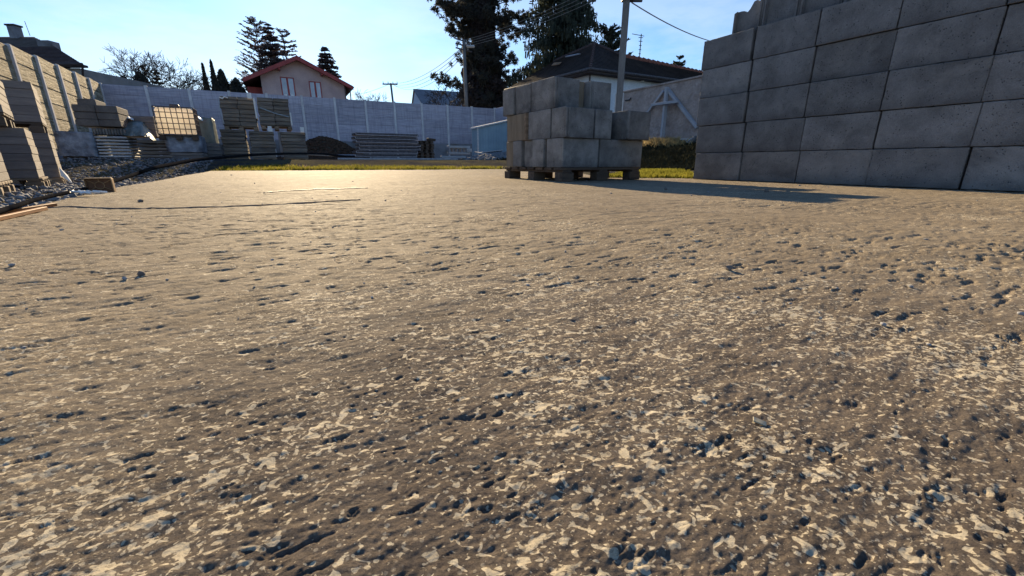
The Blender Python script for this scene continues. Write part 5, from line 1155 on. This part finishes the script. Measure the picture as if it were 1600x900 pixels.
# cypresses and bushes over the back fence on the left
def bush(name, label, x, Y, top, wpx, seed, mat, cat, n=5000, pw=.6, leaf=.16, cone=False):
    P = tree_at(x, Y); H = zat(x, top, Y) - P.z; Rr = wpx / 2 * Y / 679; r = np.random.RandomState(seed); root = tag(empty(name, P), label, cat)
    MB().path([(0, 0, -.2), (0, 0, H * .8)], [Rr * .08 + .03, .02], 6).build('trunk', M['bark'], root)
    f = r.rand(n); z = H * f; prof = (1 - f) ** (.85 if cone else .5) * (.25 + .75 * np.minimum(1, f * 6 + .4)); a = r.uniform(0, 6.28, n)
    rad = Rr * prof * (r.rand(n) ** .35) * (1 + .22 * np.sin(a * 3 + z * 2.1 + seed) + .14 * np.sin(a * 7 + z * 5)); C = np.stack([rad * np.cos(a), rad * np.sin(a), z + r.normal(0, .08, n)], -1)
    d1 = r.normal(0, .5, (n, 3)); d1[:, 2] += 1; d1 /= np.linalg.norm(d1, axis=1)[:, None]; d2 = np.cross(d1, r.normal(0, 1, (n, 3))); d2 /= np.linalg.norm(d2, axis=1)[:, None]
    leafmesh('crown', C, d1 * leaf, d2 * leaf * .45, mat, root)
bush('cypress_tree', 'slim dark cypress, leftmost of the pair above the back fence', 317, 48, 101, 19, 21, M['needle'], 'cypress', 5000, leaf=.15, cone=True)
bush('cypress_tree', 'taller dark cypress beside the slim one above the back fence', 331, 48, 97, 26, 22, M['needle'], 'cypress', 7000, leaf=.15, cone=True)
bush('cypress_tree', 'broad lower cypress leaning against the taller one', 344, 48.5, 111, 36, 23, M['needle'], 'cypress', 7000, leaf=.16)
bush('evergreen_bush', 'dark evergreen bush between the cypresses and the gabled house', 365, 47, 125, 44, 24, M['needle'], 'bush', 8000, leaf=.18)
bush('evergreen_bush', 'round dark bush below the large bare tree over the back fence', 216, 45, 116, 54, 25, M['needle'], 'bush', 8000, leaf=.17)
bush('evergreen_bush', 'low dark bush left of the round one below the bare tree', 189, 46, 122, 40, 26, M['needle'], 'bush', 5000, leaf=.17)
P = tree_at(241, 45); conifer('conifer_tree', 'small dark spruce tip to the right of the round bush', P, zat(241, 114, 45), 1.5, 27, M['needle'], 16, 8, .3, .07, .1, up=.1, crown0=.1, density=1.6, profile=.8)
# bare trees
def bare_tree(label, x, Y, top, spread, seed, depth=6, name='bare_tree', lean=(0, 0), r0=.16, mat='twig', cat='bare tree', trunkf=.25, thin=1.0):
    P = tree_at(x, Y); H = zat(x, top, Y) - P.z; r = random.Random(seed); root = tag(empty(name, P), label, cat); tw, li = MB(), MB()
    def grow(p, d, L, rad, k):
        q = p + d * L; m_ = p.lerp(q, .5) + Vector((r.gauss(0, .05), r.gauss(0, .05), r.gauss(0, .04))) * L
        (li if k < 2 else tw).path([p, m_, q], [rad, rad * .82, rad * .66], 5 if k < 2 else 3, False)
        if k >= depth: return
        for c in range(r.choice((2, 3, 3)) if k < depth - 1 else 3):
            v = Vector((r.gauss(0, 1), r.gauss(0, 1), r.gauss(0, .55))).normalized(); nd = (d * .85 + v * spread + Vector((0, 0, .10))).normalized()
            grow(m_.lerp(q, r.uniform(.2, 1.0)), nd, L * r.uniform(.62, .86), max(rad * .68, .02), k + 1)
    d0 = Vector((lean[0], lean[1], 1)).normalized(); L0 = H * trunkf
    MB().path([Vector((0, 0, -.3)), d0 * L0], [r0, r0 * .8], 7).build('trunk', M['bark'], root)
    for c in range(4): v = Vector((r.gauss(0, 1), r.gauss(0, 1), 0)).normalized(); grow(d0 * L0 * r.uniform(.8, 1), (d0 + v * spread * .9).normalized(), H * .24, r0 * .55, 0)
    zm = max(v[2] for v in tw.v); k = H / zm
    for m_ in (li, tw): m_.v = [(v[0] * k, v[1] * k, v[2] if v[2] < L0 * .7 else L0 * .7 + (v[2] - L0 * .7) * (H - L0 * .7) / (zm - L0 * .7)) for v in m_.v]
    li.build('limbs', M['bark'], root); tw.build('twigs', M[mat], root)
bare_tree('large spreading bare tree above the left part of the back fence', 222, 47, 76, .75, 31, 6, r0=.2, trunkf=.35)
bare_tree('second bare tree leaning right over the back fence beside the large one', 258, 49, 100, .9, 32, 5, lean=(.2, 0), trunkf=.4)
bare_tree('pale bare tree behind the cypresses', 300, 60, 112, .8, 33, 5, trunkf=.4, r0=.12)
bare_tree('pale bare shrub between the cypresses and the gabled house', 362, 58, 108, .7, 34, 5, trunkf=.4, r0=.12)
bare_tree('thin bare branches at the corner of the dark roofed left house', 140, 42, 112, .9, 35, 5, trunkf=.4, r0=.08)
bare_tree('distant bare shrub just right of the gabled house', 566, 75, 139, .7, 36, 5, trunkf=.4, r0=.12)
bare_tree('thin bare bush in front of the ivy clad pine above the fence', 705, 43, 128, .8, 37, 5, trunkf=.4, r0=.08)
